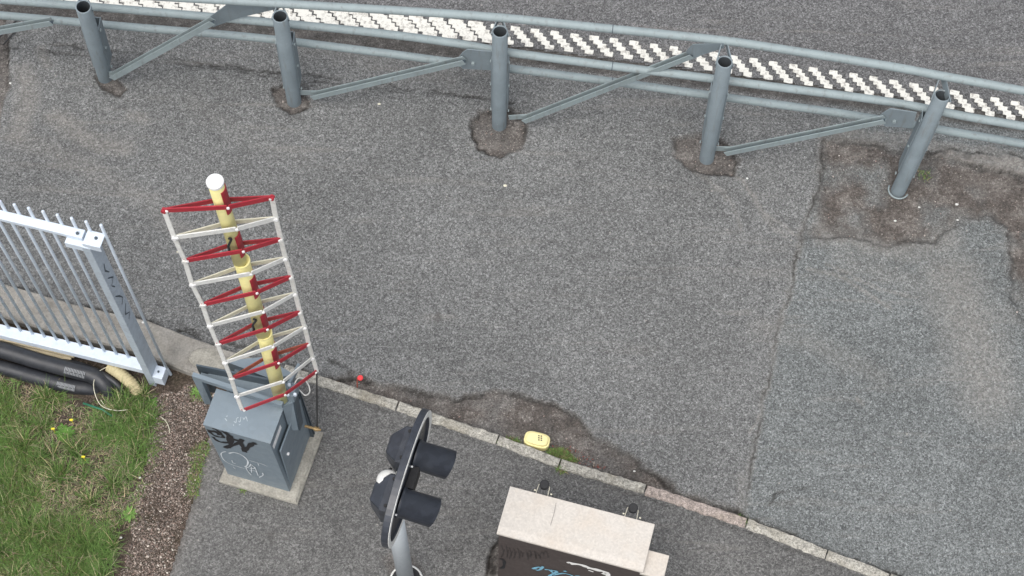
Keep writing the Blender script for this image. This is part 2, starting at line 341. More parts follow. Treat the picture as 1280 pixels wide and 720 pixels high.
def path_fn(X, Y):
    x = X + .07 * fbm(X, Y, 7, 5, 3) + .03 * fbm(X, Y, 40, 2, 51); y = Y + .07 * fbm(X, Y, 7, 5, 9) + .03 * fbm(X, Y, 40, 2, 57)
    near = (np.abs(X) < 6) & (Y > 3) & (Y < 9.5)
    worn = np.zeros(X.shape); crack = np.zeros(X.shape); dust = np.zeros(X.shape); dz = np.zeros(X.shape)
    xn, yn, Xn, Yn = x[near], y[near], X[near], Y[near]
    wn = np.zeros(xn.shape); cn = np.zeros(xn.shape); dn = np.zeros(xn.shape); zn = np.zeros(xn.shape)
    for P, dep, cr, fade in ((W_P3, .025, .9, .02), (W_P4, .022, .7, .03), (W_P2, .016, .95, 0), (W_P1, .012, .6, 0), (W_P5, .022, .5, .12), (W_K, .028, .85, .03), (W_TL, .03, .8, 0)):
        d = sdf(P, xn, yn)
        if P is W_P5: d = np.maximum(d, -sdf(ISL, xn, yn))
        k = step(d, .022 + fade) * (.80 + (2.0 if P is W_P5 else 1.1 if P is W_K else .4) * fbm(Xn, Yn, 5, 4, 5)); wn = np.maximum(wn, np.clip(k, 0, 1)); zn = np.minimum(zn, -dep * step(d, .03) + .006 * step(d, .1) * fbm(Xn, Yn, 20, 3, 8))
        cn = np.maximum(cn, cr * np.clip(1.25 - np.abs(d + .010) / .016, 0, 1) * np.clip(.62 + 2.6 * fbm(Xn, Yn, 5, 2, 31), 0, 1))
    d = dline(SEAM, xn, yn); cn = np.maximum(cn, .72 * np.clip(1.4 - d / .009, 0, 1) * np.clip(.62 + 2.5 * fbm(Xn, Yn, 4, 2, 12), 0, 1)); dn = np.maximum(dn, .45 * np.clip(1 - d / .035, 0, 1))
    for L, s in ((G((-60, 46), (30, 52), (115, 60), (200, 71), (320, 88), (450, 102), (640, 128)), .75), (G((-60, 56), (30, 60), (115, 69), (170, 75), (260, 84), (400, 104), (560, 120)), .55), (G((960, 628), (968, 617), (985, 614), (1003, 609)), .6), (G((1128, 693), (1122, 682), (1119, 688)), .6), (G((225, 405), (262, 430), (335, 432), (372, 462)), .6), (G((372, 462), (398, 450), (420, 455), (440, 468)), .7), (G((700, 585), (806, 607), (932, 648), (1032, 687), (1110, 715), (1215, 756)), .8), (G((-20, 350), (95, 379), (185, 399), (270, 431)), .9)):
        d = dline(L, xn, yn); cn = np.maximum(cn, s * np.clip(1.5 - d / .011, 0, 1) * np.clip(.55 + 3 * fbm(Xn, Yn, 7, 2, 17), 0, 1)); 
    for L, wd, s in ((G((68, 146), (90, 160), (125, 180), (158, 186)), .09, .5), (G((66, 145), (86, 155)), .06, .6), (G((132, 184), (160, 186)), .06, .5), (G((50, 62), (62, 80)), .05, .4), (G((165, 145), (180, 150)), .06, .4), (G((940, 250), (965, 285), (985, 295)), .03, .35), (G((1190, 350), (1215, 420), (1235, 490)), .26, .50), (G((880, 180), (930, 230), (950, 262), (1000, 296)), .018, .5), (G((870, 215), (905, 240), (930, 290)), .016, .35), (G((1010, 335), (1060, 352), (1110, 385)), .02, .5), (G((1030, 330), (1100, 362), (1150, 372)), .016, .45), (G((30, 90), (36, 130), (20, 170)), .10, .5), (G((10, 170), (90, 200), (180, 250), (230, 290)), .10, .28), (G((300, 40), (420, 66), (560, 96)), .10, .22), (G((950, 410), (1020, 430), (1100, 470)), .10, .22), (G((1050, 320), (1110, 345), (1200, 370), (1260, 395)), .10, .25), (G((936, 540), (952, 515)), .012, .6), (G((1070, 498), (1080, 505)), .02, .45), (G((240, 128), (300, 170), (380, 200)), .10, .12), (G((1040, 290), (1120, 310), (1180, 300)), .16, .45), (G((1240, 200), (1230, 250), (1200, 262)), .10, .35), (G((930, 600), (925, 640)), .05, .3)):
        d = dline(L, xn, yn); dn = np.maximum(dn, s * np.clip(1.3 - d / wd, 0, 1))
    di = sdf(ISL, xn, yn); dn = np.maximum(dn, .95 * step(di, .02)); cn = np.maximum(cn, .9 * np.clip(1.2 - np.abs(di) / .012, 0, 1) * (Yn < np.interp(Xn, [q[0] for q in ISL], [q[1] for q in ISL]) + .1)) if False else np.maximum(cn, .8 * np.clip(1.2 - np.abs(di - .008) / .012, 0, 1) * np.clip(.5 + 3 * fbm(Xn, Yn, 9, 2, 71), 0, 1)); zn = np.maximum(zn, .006 * step(di, .02) - .03 * (di > 0))
    dn = np.maximum(dn, .55 * step(sdf(G((1040, 160), (1120, 166), (1280, 190), (1280, 206), (1230, 208), (1180, 190), (1100, 182), (1040, 175)), xn, yn), .04))
    worn[near], crack[near], dust[near], dz[near] = wn, cn, dn, zn
    tone = np.clip((X - np.interp(Y, [p[1] for p in SEAM[::-1]], [p[0] for p in SEAM[::-1]])) / .05 + .5, 0, 1) * .9
    bottom = sdf(south, X, Y); Z = dz + .004 * fbm(X, Y, 1.3, 2, 2) - .012 * crack
    Z = np.where(bottom < -.03, -.40, Z)                                            # falls away under kerb, beam and verge
    e = np.interp(X, [p[0] for p in EDGE_W], [p[1] for p in EDGE_W]); t = Y - e
    k = np.clip((t + .02) / .04, 0, 1) * near; worn = np.maximum(worn, .55 * k * (Y < e + .6)); crack = np.maximum(crack, .45 * k * np.clip(1.0 + 3 * fbm(X, Y, 25, 3, 4), 0, 1))
    Z = np.where(t > .45, Z - .06, Z)
    return Z, dict(worn=worn, crack=crack, dust=dust, tone=tone)
xs = axis_(-4.7, 4.8, .0135, 70); ys = axis_(3.2, 9.0, .0135, 70)
tag(grid('path', xs, ys, path_fn, M_path), 'grey asphalt path with patched seam, cracks and dirt worn patches')
# carriageway beyond the guard rail
def road_fn(X, Y):
    z0 = np.zeros(X.shape); return .012 + .003 * fbm(X, Y, 2, 2, 6), dict(worn=.0 * z0, crack=z0, dust=z0, tone=.25 + z0)
def road_keep(X, Y):
    e = np.interp(X, [p[0] for p in EDGE_W], [p[1] for p in EDGE_W]); return Y > e + .16 + .02 * fbm(X, Y, 14, 3, 2)
tag(grid('road', axis_(-5, 5, .03, 70), axis_(6.6, 9.2, .02, 70), road_fn, M_road, road_keep), 'dark grey road surface beyond the guard rail')
# pavement south of the kerb
def pave_mask(X, Y):
    P = list(PAVE_L) + [(-3.1, .5), (-3.6, -20), (30, -20), (30, -6), (14, -.6)] + kerb_w[::-1]; return sdf(P, X, Y)
def pave_fn(X, Y):
    d = pave_mask(X, Y); crack = np.zeros(X.shape); dust = np.zeros(X.shape); worn = np.zeros(X.shape)
    x = X + .03 * fbm(X, Y, 14, 4, 3); y = Y + .03 * fbm(X, Y, 14, 4, 9)
    P = G((607, 730), (612, 700), (618, 683), (640, 660), (660, 730)); q = sdf(P, x, y); worn = np.maximum(worn, .85 * step(q, .02)); crack = np.maximum(crack, np.clip(1.3 - np.abs(q) / .016, 0, 1)); crack = np.maximum(crack, .95 * step(q, .02) * np.clip(.35 + 3.5 * fbm(X, Y, 30, 3, 61), 0, 1))
    P = G((480, 700), (495, 690), (520, 700), (530, 718), (520, 740), (490, 740)); q = sdf(P, x, y); worn = np.maximum(worn, .6 * step(q, .05))
    P = G((545, 690), (560, 684), (575, 690), (560, 695)); q = sdf(P, x, y); crack = np.maximum(crack, .25 * step(q, .05))
    q = dline(kerb_w, x, y); crack = np.maximum(crack, .55 * np.clip(1 - np.abs(q - .062) / .014, 0, 1) * np.clip(.6 + 2 * fbm(X, Y, 6, 2, 1), 0, 1))
    edge = dline(PAVE_L, x, y); worn = np.maximum(worn, .5 * np.clip(1 - edge / .04, 0, 1)); dust = np.maximum(dust, .25 * np.clip(1 - edge / .2, 0, 1))
    Z = .036 + .003 * fbm(X, Y, 2, 2, 6) - .01 * crack - .008 * worn; Z = np.where(d > .012, -.3, Z)
    return Z, dict(worn=worn, crack=crack, dust=dust, tone=.0 * X)
tag(grid('pavement', axis_(-2.9, 4.6, .0135, 28), axis_(2.9, 5.2, .0135, 20), pave_fn, M_pave, lambda X, Y: pave_mask(X, Y) < .03), 'smooth grey pavement between the kerb and the cabinets')
# verge: soil under grass and gravel
def verge_fn(X, Y):
    d = pave_mask(X, Y); z = -.045 + .035 * np.clip(1 - d / .35, 0, 1) + .02 * fbm(X, Y, 4, 4, 2) + .012 * fbm(X, Y, 22, 2, 5)
    return np.where(d < -.05, -.33, z), dict(tone=.0 * X)
verge = grid('soil', axis_(-5, -1.5, .02, 40), axis_(2.6, 5.75, .02, 25), verge_fn, M_soil, lambda X, Y: (sdf(south, X, Y) < .02) & (pave_mask(X, Y) > -.12) & (X < -1.2))
tag(verge, 'brown soil bank under the grass and gravel')
g0 = bmesh.new(); box(g0, (0, 60, -.75), (900, 0, 0), (0, 900, 0), (0, 0, .1)); tag(bm_obj('ground', g0, M_soil), kind='structure')

# ---------------------------------------------------------------- kerb of granite stones
kerb = empty('kerb', W(622, 552, 0)); tag(kerb, 'row of granite kerb stones along the path edge', kind='structure')
def lerp_kerb(i): return Vector((kerb_w[i][0], kerb_w[i][1], 0))
for i in range(len(KERB) - 1):
    a, c = lerp_kerb(i), lerp_kerb(i + 1); d = (c - a).normalized(); s_ = Vector((-d.y, d.x, 0)); g = .006
    bm = bmesh.new(); L = (c - a).length - 2 * g; n = max(4, int(L / .035)); hw = .042
    rows = []
    for k in range(n + 1):
        p = a + d * (g + L * k / n); row = []
        for (o, z) in ((-hw, -.15), (-hw, .03), (-hw + .008, .048), (0, .052), (hw - .010, .047), (hw, .025), (hw, -.15)):
            j = .006 * (1 if z > 0 else 0); e = .004 if k in (0, n) and z > .03 else 0
            row.append(bm.verts.new(p + s_ * (o + random.uniform(-j, j)) + Vector((0, 0, z + random.uniform(-j, j) * .6 - e)) + d * random.uniform(-.5, .5) * j))
        rows.append(row)
    for k in range(n):
        for q in range(6): bm.faces.new((rows[k][q], rows[k + 1][q], rows[k + 1][q + 1], rows[k][q + 1]))
    bm.faces.new(rows[0]); bm.faces.new(rows[-1][::-1])
    bm_obj('kerb_stone', bm, M_granite_red if i in (5,) else M_granite, kerb)

# ---------------------------------------------------------------- concrete foundation beam under the gate
bm = bmesh.new(); T = [Vector((p[0], p[1], 0)) for p in BEAM_T[:-1]] + [W(352, 462, 0)]
rows = []
for i, p in enumerate(T):
    d = (T[min(i + 1, len(T) - 1)] - T[max(i - 1, 0)]).normalized(); s_ = Vector((d.y, -d.x, 0)); 
    rows.append([bm.verts.new(p + s_ * o + Vector((0, 0, z))) for o, z in ((-.01, -.3), (-.01, .03), (.0, .045), (.235, .04), (.248, .025), (.25, -.3))])
for k in range(len(T) - 1):
    for q in range(5): bm.faces.new((rows[k][q], rows[k + 1][q], rows[k + 1][q + 1], rows[k][q + 1]))
bm.faces.new(rows[0]); bm.faces.new(rows[-1][::-1])
bmesh.ops.subdivide_edges(bm, edges=[e for e in bm.edges], cuts=5, use_grid_fill=True)
for v in bm.verts: 
    if v.co.z > 0: v.co += Vector((random.uniform(-.003, .003), random.uniform(-.003, .003), random.uniform(-.003, .003)))
o = bm_obj('foundation_beam', bm, M_conc); tag(o, 'long weathered concrete foundation beam below the white gate', kind='structure')
# broken concrete lumps where beam meets kerb
bm = bmesh.new(); c = W(256, 447, .05)
for dx, dy, sx, sy in ((0, 0, .13, .08), (.06, -.05, .10, .07), (-.03, -.03, .06, .05)):
    v0 = len(bm.verts); r_ = bmesh.ops.create_icosphere(bm, subdivisions=2, radius=1)
    for v in r_['verts']: v.co = Vector((v.co.x * sx, v.co.y * sy, v.co.z * .022)) * random.uniform(.88, 1.1) + c + Vector((dx, dy, 0))
bm.verts.ensure_lookup_table(); tag(bm_obj('mortar_lump', bm, M_plinth), 'pale broken mortar lump on the concrete beam beside the barrier', 'mortar lump')

# ---------------------------------------------------------------- road edge marking: stepped white blocks
marking = empty('road_marking', W(900, 90, .015)); tag(marking, 'white stepped rumble marking painted along the road edge', kind='structure')
top_px = [(-20, -22), (350, 6), (520, 22), (655, 37.5), (760, 50), (887, 67.5), (967, 80), (1095, 99), (1192, 116), (1266, 129), (1420, 156), (1950, 251)]
tw = [W(a, b_, .015) for a, b_ in top_px]
cum = [0]
for i in range(1, len(tw)): cum.append(cum[-1] + (tw[i] - tw[i - 1]).length)
def along(s):
    for i in range(1, len(tw)):
        if s <= cum[i] or i == len(tw) - 1:
            d = (tw[i] - tw[i - 1]).normalized(); return tw[i - 1] + d * (s - cum[i - 1]), d
pitch = (W(992, 84, .015) - W(967, 80, .015)).length; s0 = 0; k = 0
while k * pitch < cum[-1]:
    p, d = along(k * pitch); q = Vector((d.y, -d.x, 0)); bm = bmesh.new()
    worn_left = p.x < -.02                                       # towards the left the blocks have run together
    nb = 5; L_, R_2 = [], []
    for j in range(nb):
        wd = random.uniform(.064, .076) + (.048 if worn_left else 0); hh = random.uniform(.040, .046) + (.010 if worn_left else 0); ca, cb_ = .034 * j + random.uniform(-.003, .003), .034 * j
        R_2 += [(ca + wd / 2, cb_ - hh / 2), (ca + wd / 2, cb_ + (.033 - hh / 2 if j < nb - 1 else hh / 2))]
        L_ += [(ca - wd / 2, cb_ - (.033 - hh / 2 if j else hh / 2)), (ca - wd / 2, cb_ + hh / 2)]
    out = R_2 + L_[::-1]; dense = []
    for a_, b2 in zip(out, out[1:] + out[:1]):
        for t in (.10, .5, .90): dense.append((a_[0] + (b2[0] - a_[0]) * t + random.uniform(-.0022, .0022), a_[1] + (b2[1] - a_[1]) * t + random.uniform(-.0022, .0022)))
    dz_ = .0015 * (k % 2)
    lo = [bm.verts.new(p + d * a_ + q * b2) for a_, b2 in dense]; hi = [bm.verts.new(p + d * a_ + q * b2 + Vector((0, 0, .0045 + dz_))) for a_, b2 in dense]
    bm.faces.new(hi)
    for t in range(len(dense)): bm.faces.new((lo[t], lo[(t + 1) % len(dense)], hi[(t + 1) % len(dense)], hi[t]))
    bm_obj('painted_block', bm, M_mark, marking); k += 1

# ---------------------------------------------------------------- guard rail
rail_top = [(-300, -40), (110, -10), (360, 5), (600, 20), (740, 33.7), (890, 49), (960, 58.7), (1110, 82.5), (1178, 95), (1280, 113.7), (1560, 168), (2050, 262)]
rail_mid = [(-300, -22), (110, 8), (360, 30), (470, 41), (570, 54), (640, 66), (765, 82.5), (865, 95), (960, 107.5), (1110, 127), (1210, 146), (1280, 158), (1560, 208), (2050, 300)]
rail_bot = [(-300, -6), (0, 19), (150, 32.5), (320, 47), (470, 65), (545, 75), (640, 86), (765, 102), (865, 116), (960, 129), (1060, 143), (1210, 168), (1280, 180), (1560, 230), (2050, 322)]
ZT, ZM, ZB = 1.27, .86, .50
bases = [(132, 98), (368, 128), (624, 157), (883, 199), (1122, 240)]; tops = [(104, 8), (350, 20), (625, 39), (906, 77), (1178, 119)]; zt_ = [1.25, 1.25, 1.25, 1.25, 1.18]
rail = empty('guard_rail', W(624, 157, 0)); tag(rail, 'grey painted steel pipe guard rail with braced posts between path and road', 'guard rail')
for px, z in ((rail_top, ZT), (rail_mid, ZM), (rail_bot, ZB)):
    bm = bmesh.new(); P = smooth_pts([W(a, b_, z) for a, b_ in px], 6); tube(bm, P, .032, 16); ro = bm_obj('rail', bm, M_rail, rail, True)
    for sx in (765, 1272):                                    # slip joint: a narrow dark ring and sleeve
        q = min(P, key=lambda p: (p - W(sx, np.interp(sx, [a for a, _ in px], [b_ for _, b_ in px]), z)).length); i = P.index(q)
        if 0 < i < len(P) - 1:
            d = (P[i + 1] - P[i]).normalized(); bm = bmesh.new(); tube(bm, [q, q + d * .006], .0335, 14); bm_obj('joint', bm, M_cab_dk, ro)
def rpt(px, z, x): return W(x, np.interp(x, [a for a, _ in px], [b_ for _, b_ in px]), z)
post_axis = []
for i, (bp, tp, z) in enumerate(zip(bases, tops, zt_)):
    B = W(*bp, -.03); T_ = W(*tp, z); post_axis.append((B, T_)); R_ = .058
    bm = bmesh.new(); pipe_open(bm, B, T_, R_, .050, .80); po = bm_obj('post', bm, M_post, rail, False)
    for pg in po.data.polygons: pg.use_smooth = pg.area > .004 and abs(pg.normal.z) < .5
    bm = bmesh.new(); dd_ = (T_ - B).normalized(); tube(bm, [T_ - dd_ * .79, T_ - dd_ * .010], .0488, 24, cap=False); bm.faces.new([v for v in bm.verts][:24]); bm_obj('bore', bm, M_bore, po)
    d = (T_ - B).normalized(); xdir = (rpt(rail_top, ZT, tp[0] + 60) - rpt(rail_top, ZT, tp[0] - 60)).normalized(); back = Vector((0, 0, 1)).cross(xdir).normalized()
    # V bracket from post top to top rail
    bm = bmesh.new(); e = rpt(rail_top, ZT, tp[0] + (0 if i < 4 else 0)); 
    for s in (-1, 1): bar(bm, T_ + xdir * s * (R_ + .004) - d * .06, e + xdir * s * .016 + Vector((0, 0, -.03)), .06, .007, d)
    bm_obj('bracket', bm, M_post, rail)
    # U shaped carrier plate behind the post holding middle and lower rail
    bm = bmesh.new(); pm = B + d * ((ZM - .0) / d.z); pb = B + d * ((ZB - .25) / d.z)
    for s in (-1, 1):
        dk = back * .075 + xdir * s * .0; a_ = pm + xdir * s * (R_ + .004) + Vector((0, 0, .04)); b2 = pb + xdir * s * (R_ + .004)
        bar(bm, (a_ + a_ + back * .10) / 2 , (b2 + b2 + back * .10) / 2, .11, .007, back)
    a_, b2 = pm + back * (.055 + R_) + Vector((0, 0, .03)), pb + back * (.055 + R_); bar(bm, a_, b2, .10, .006, xdir)
    bm_obj('carrier_plate', bm, M_post, rail)
    bm = bmesh.new()
    for zz in (ZM, ZB + .05, .2):
        for s in (-1, 1):
            c = B + d * (zz / d.z) + xdir * s * (R_ + .007) + back * .02; disc(bm, c, xdir * s, .012, .010, 6)
    bm_obj('bolt', bm, M_rail, rail)
    if i == 4:                                                # collar at the foot
        bm = bmesh.new(); cc = Vector((B.x, B.y, .0)); tube(bm, [cc + Vector((math.cos(t) * .078, math.sin(t) * .078, .004)) for t in np.linspace(math.radians(150), math.radians(330), 14)], .007, 6); bm_obj('foot_ring', bm, M_rail, rail, True)
# diagonal braces, alternating low and high
def brace(a_px, za, b_px, zb, plate_px, zp, name='brace'):
    a_, b2 = W(*a_px, za), W(*b_px, zb); d = (b2 - a_).normalized(); sh = Vector((d.x, d.y, 0)).normalized(); nrm = Vector((0, 0, 1)).cross(sh); up = nrm.cross(d) * -1
    if up.z < 0: up = -up
    bm = bmesh.new()
    box(bm, (a_ + b2) / 2, b2 - a_, up * .006, nrm * .045); box(bm, (a_ + b2) / 2 + nrm * .0225 - up * .028, b2 - a_, nrm * .006, up * .052); box(bm, (a_ + b2) / 2 - nrm * .0225 - up * .028, b2 - a_, nrm * .006, up * .052)
    bo = bm_obj(name, bm, M_rail, rail)
    return a_, b2, nrm
def plate(pts, th, nm='gusset_plate'):
    bm = bmesh.new(); P = [Vector(p) for p in pts]; n_ = (P[1] - P[0]).cross(P[2] - P[0]).normalized() * th
    lo = [bm.verts.new(p) for p in P]; hi = [bm.verts.new(p + n_) for p in P]; bm.faces.new(lo[::-1]); bm.faces.new(hi)
    for i in range(len(P)): bm.faces.new((lo[i], lo[(i + 1) % len(P)], hi[(i + 1) % len(P)], hi[i]))
    return bm_obj(nm, bm, M_post, rail)
def brace_channel(a_px, za, b_px, zb):
    a_, b2 = W(*a_px, za), W(*b_px, zb); d = (b2 - a_).normalized(); sh = Vector((d.x, d.y, 0)).normalized(); nrm = Vector((0, 0, 1)).cross(sh).normalized(); up = d.cross(nrm)
    if up.z < 0: up = -up
    bm = bmesh.new(); mid = (a_ + b2) / 2; L = b2 - a_                  # open channel: two upright legs and a sunk web
    for s_ in (-1, 1): box(bm, mid - up * .026 + nrm * .019 * s_, L, nrm * .007, up * .052)
    bo = bm_obj('brace', bm, M_rail, rail); bm = bmesh.new(); box(bm, mid - up * .040, L, nrm * .030, up * .006); bm_obj('web', bm, M_cab_dk, bo); return a_, b2  # web takes the dark steel colour to paint in the groove's shade
zlo = .14
for a_px, b_px, zb, plate_top in (((137, 94), (262, 24), 1.05, False), ((388, 118), (578, 73), .86, True), ((652, 148), (862, 66), 1.12, False), ((905, 188), (1104, 147), .86, True), ((-150, 62), (62, 24), .86, True)):
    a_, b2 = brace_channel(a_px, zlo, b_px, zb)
    # short foot lug joining brace and post
    bm = bmesh.new(); d = (b2 - a_).normalized(); hd = Vector((d.x, d.y, 0)).normalized(); nb_ = Vector((-hd.y, hd.x, 0)); bar(bm, a_ - hd * .10 + Vector((0, 0, -.03)) + nb_ * .024, a_ + hd * .06 + Vector((0, 0, -.005)) + nb_ * .024, .06, .007, (0, 0, 1)); bm_obj('foot_lug', bm, M_rail, rail)
for P4_ in (((572, 74, .84), (578, 66, .90), (584, 62, .93), (617, 65, .93), (617, 88, .70), (578, 86, .72)), ((1098, 146, .84), (1106, 140, .90), (1113, 136, .93), (1146, 141, .93), (1140, 160, .74), (1106, 158, .74))):
    base_n = None; Q = [W(a, b_, z) for a, b_, z in P4_]; c0 = Q[2]; e = (Q[3] - Q[2]); e.z = 0; e.normalize(); nn = Vector((0, 0, 1)).cross(e)
    Q = [on_plane(a, b_, c0, nn) for a, b_, z in P4_]; plate(Q, .008)
    bm = bmesh.new(); disc(bm, Q[0] * .35 + Q[3] * .2 + Q[4] * .2 + Q[5] * .25 - nn * .0, -nn, .014, .02, 6); disc(bm, Q[1] * .5 + Q[5] * .5 , -nn, .014, .02, 6); bm_obj('bolt', bm, M_rail, rail)
for P4_ in (((858, 64), (866, 56), (905, 54), (905, 60), (880, 68), (862, 76)), ((262, 22), (300, -6), (352, -8), (352, 10), (300, 22), (266, 34))):
    c0 = W(*P4_[1], 1.22); e = (rpt(rail_top, ZT, 900) - rpt(rail_top, ZT, 840)).normalized() if P4_[0][0] > 500 else (rpt(rail_top, ZT, 300) - rpt(rail_top, ZT, 200)).normalized(); nn = Vector((0, 0, 1)).cross(e)
    plate([on_plane(a, b_, c0, nn) for a, b_ in P4_], .008)

# ---------------------------------------------------------------- galvanised gate leaf
Gt0, Gt1 = W(50, 263, 2.45), W(126, 281, 2.45); ed = (Gt1 - Gt0); ed.z = 0; ed.normalize()
def gate_pt(s, z):   # s = distance from the last picket towards the left
    lean = (2.45 - z) * .020
    return Vector((Gt1.x, Gt1.y, 0)) - ed * s + Vector((-ed.y, ed.x, 0)) * lean + Vector((0, 0, z))
gn = Vector((ed.y, -ed.x, 0))             # towards the camera side
gate = empty('gate', W(203, 488, -.04)); tag(gate, 'bluish galvanised steel picket gate leaf standing over the concrete beam', 'gate')
sp = (W(50, 263, 2.45) - W(126, 281, 2.45)).length / 4.1
first = None
for k in range(34):
    s = k * sp * (.97 if k else 0) + (0 if k == 0 else .004)
    a_, b2 = gate_pt(s, .12), gate_pt(s, 2.45)
    if first is None:
        bm = bmesh.new(); tube(bm, [a_, b2 - Vector((0, 0, .004)), b2], [.0105, .0105, .008], 10); first = bm_obj('picket', bm, M_galv, gate, True)
    else:
        o = first.copy(); C.objects.link(o); o.parent = gate; o.matrix_parent_inverse = first.matrix_parent_inverse.copy(); o.location = Vector(first.location) - ed * s
zr = 2.30
bm = bmesh.new(); a_ = gate_pt(.13, zr) + gn * .032; b2 = gate_pt(3.2, zr) + gn * .032; box(bm, (a_ + b2) / 2, b2 - a_, gn * .060, (0, 0, .035), .003); bm_obj('top_rail', bm, M_galv, gate)
bm = bmesh.new(); a_ = gate_pt(.10, .12) + gn * .03; b2 = gate_pt(3.3, .12) + gn * .03; box(bm, (a_ + b2) / 2, b2 - a_, gn * .085, (0, 0, .07), .004); bm_obj('bottom_rail', bm, M_galv, gate)
# end post: rectangular tube
pc = lambda z: gate_pt(.10, z) + gn * .045
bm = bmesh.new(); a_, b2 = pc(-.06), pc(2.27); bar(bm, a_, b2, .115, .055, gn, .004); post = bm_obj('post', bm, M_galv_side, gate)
# pen scrawl on the post side
bm = bmesh.new(); pn = ed; base_c = pc(0) + ed * .0275
scr = [[(0, 1.95), (.015, 1.88), (-.01, 1.80)], [(.02, 1.78), (-.02, 1.70), (.02, 1.66), (.0, 1.60)], [(.03, 1.52), (.0, 1.45), (-.02, 1.38), (.01, 1.34)], [(-.02, 1.28), (.02, 1.2), (-.02, 1.14), (.01, 1.10)]]
for st in scr: ribbon(bm, [pc(z) + ed * .0275 + gn * g_ * 1.2 for g_, z in st], [.008, .013, .007, .010][:len(st)], ed, .002)
bm_obj('scrawl', bm, M_cab_dk, gate)
# bolted top brackets
for s0_, s1_, zz, gg, nm in ((.0, .115, zr + .012, .046, 'bracket'), (.085, .24, zr - .030, .050, 'bracket')):
    bm = bmesh.new(); a_, b2 = gate_pt(s0_, zz) + gn * gg, gate_pt(s1_, zz) + gn * gg; box(bm, (a_ + b2) / 2, b2 - a_, gn * .10, (0, 0, .010), .002); box(bm, (a_ + b2) / 2 + gn * .047 - Vector((0, 0, .028)), b2 - a_, gn * .006, (0, 0, .05)); bm_obj(nm, bm, M_galv, gate)
for s_, zz in ((.045, zr + .017), (.165, zr + .025)):
    bm = bmesh.new(); disc(bm, gate_pt(s_, zz) + gn * .04, (0, 0, 1), .011, .008, 6); bm_obj('bolt', bm, M_cab_dk, gate)
# bottom hinge bracket
bm = bmesh.new(); c = gate_pt(.035, .13) + gn * .05; box(bm, c, ed * .075, gn * .095, (0, 0, .012), .002); box(bm, c + gn * .045 - Vector((0, 0, .055)), ed * .075, gn * .006, (0, 0, .11)); box(bm, c + ed * .035 - Vector((0, 0, .06)), ed * .006, gn * .09, (0, 0, .11)); bm_obj('bracket', bm, M_galv, gate)
bm = bmesh.new(); disc(bm, c + Vector((0, 0, .006)) - ed * .005, (0, 0, 1), .009, .008, 6); bm_obj('bolt', bm, M_cab_dk, gate)
bm = bmesh.new(); tube(bm, [gate_pt(.0, .12), gate_pt(-.012, -.0)], .012, 10); bm_obj('drop_pin', bm, M_galv_side, gate)

# ---------------------------------------------------------------- conduits and plank lying in the verge
def conduit(pts, rad, label, cat, mat=None, group=None, ribs=False):
    P = smooth_pts(pts, 10); rr = rad
    if ribs:
        Q = []; rr = []
        for i in range(len(P) - 1):
            for k in range(2): Q.append(P[i].lerp(P[i + 1], k / 2)); rr.append(rad * (1 if len(Q) % 4 < 3 else .86))
        P = Q
    bm = bmesh.new(); tube(bm, P, rr, 18); o = bm_obj('conduit', bm, mat or M_pipe, None, True); return tag(o, label, cat, group)
c1 = conduit([W(-160, 407, .05), W(-60, 424, .05), W(0, 437, .05), W(50, 452, .04), W(92, 463, .04), W(118, 470, .02), W(134, 484, -.03), W(142, 500, -.14)], .062, 'thick black conduit pipe nearest the plank, bending into the ground', 'conduit')
c2 = conduit([W(-160, 430, .0), W(-60, 447, .0), W(0, 459, -.01), W(50, 473, -.01), W(84, 482, -.02), W(112, 486, -.05), W(128, 492, -.12), W(134, 504, -.2)], .055, 'thick black conduit pipe lying nearest the grass', 'conduit')
def conduit_(pts, rad, label, cat, mat, group=None, ribs=False, name='conduit'):
    o = conduit(pts, rad, label, cat, mat, group, ribs); o.name = name; return o
conduit_([W(40, 446, .0), W(96, 455, .03), W(128, 468, .03), W(148, 482, .0), W(158, 498, -.08)], .022, 'thin black cable curving out beside the yellow conduit end', 'cable', M_pipe, name='cable')
conduit_([W(137, 458, .03), W(150, 467, .03), W(164, 479, .01), W(174, 492, -.04)], .046, 'dirty yellow ribbed conduit end beside the gate post', 'conduit', M_conduit, ribs=True, name='ribbed_conduit')
conduit_([W(133, 459, .04), W(122, 466, .06), W(117, 480, .06), W(120, 496, .05), W(128, 508, .03), W(145, 513, .02), W(160, 512, .01)], .0025, 'thin pale loop of wire lying over the black conduits', 'wire', M_cream, name='wire')
# printed pale lettering strips on the conduits
def print_band(c, a_px, b_px, z, rad, par):
    A, B_ = W(*a_px, z), W(*b_px, z); d = (B_ - A).normalized(); side = Vector((d.y, -d.x, 0)); bm = bmesh.new(); n = 14
    for i in range(n):
        p = A.lerp(B_, (i + .5) / n)
        for (t0, t1) in ((.15, .55), (.65, .95)) if i % 3 else ((.15, .95),):
            prev = None
            for k in range(5):
                th = t0 + (t1 - t0) * k / 4; off = side * math.sin(th) * (rad + .0015) + Vector((0, 0, math.cos(th) * (rad + .0015))); q = p + off
                a_ = bm.verts.new(q - d * .0035); b2 = bm.verts.new(q + d * .0035)
                if prev: bm.faces.new((prev[0], prev[1], b2, a_))
                prev = (a_, b2)
    bm_obj('printed_strip', bm, M_print, par)
print_band(c1, (84, 461), (110, 468), .04, .062, c1); print_band(c2, (74, 479), (97, 484.5), -.015, .055, c2)
bm = bmesh.new(); a_, b2 = W(-120, 393, .06), W(94, 443, .06); d = (b2 - a_).normalized(); bar(bm, a_, b2, .055, .03, (d.y, -d.x, 0), .004); bar(bm, a_ + Vector((0, -.012, -.03)), b2 + Vector((-.03, -.012, -.03)), .075, .02, (d.y, -d.x, 0)); tag(bm_obj('plank', bm, M_wood), 'weathered beige plank lying between gate and black conduits', 'plank')
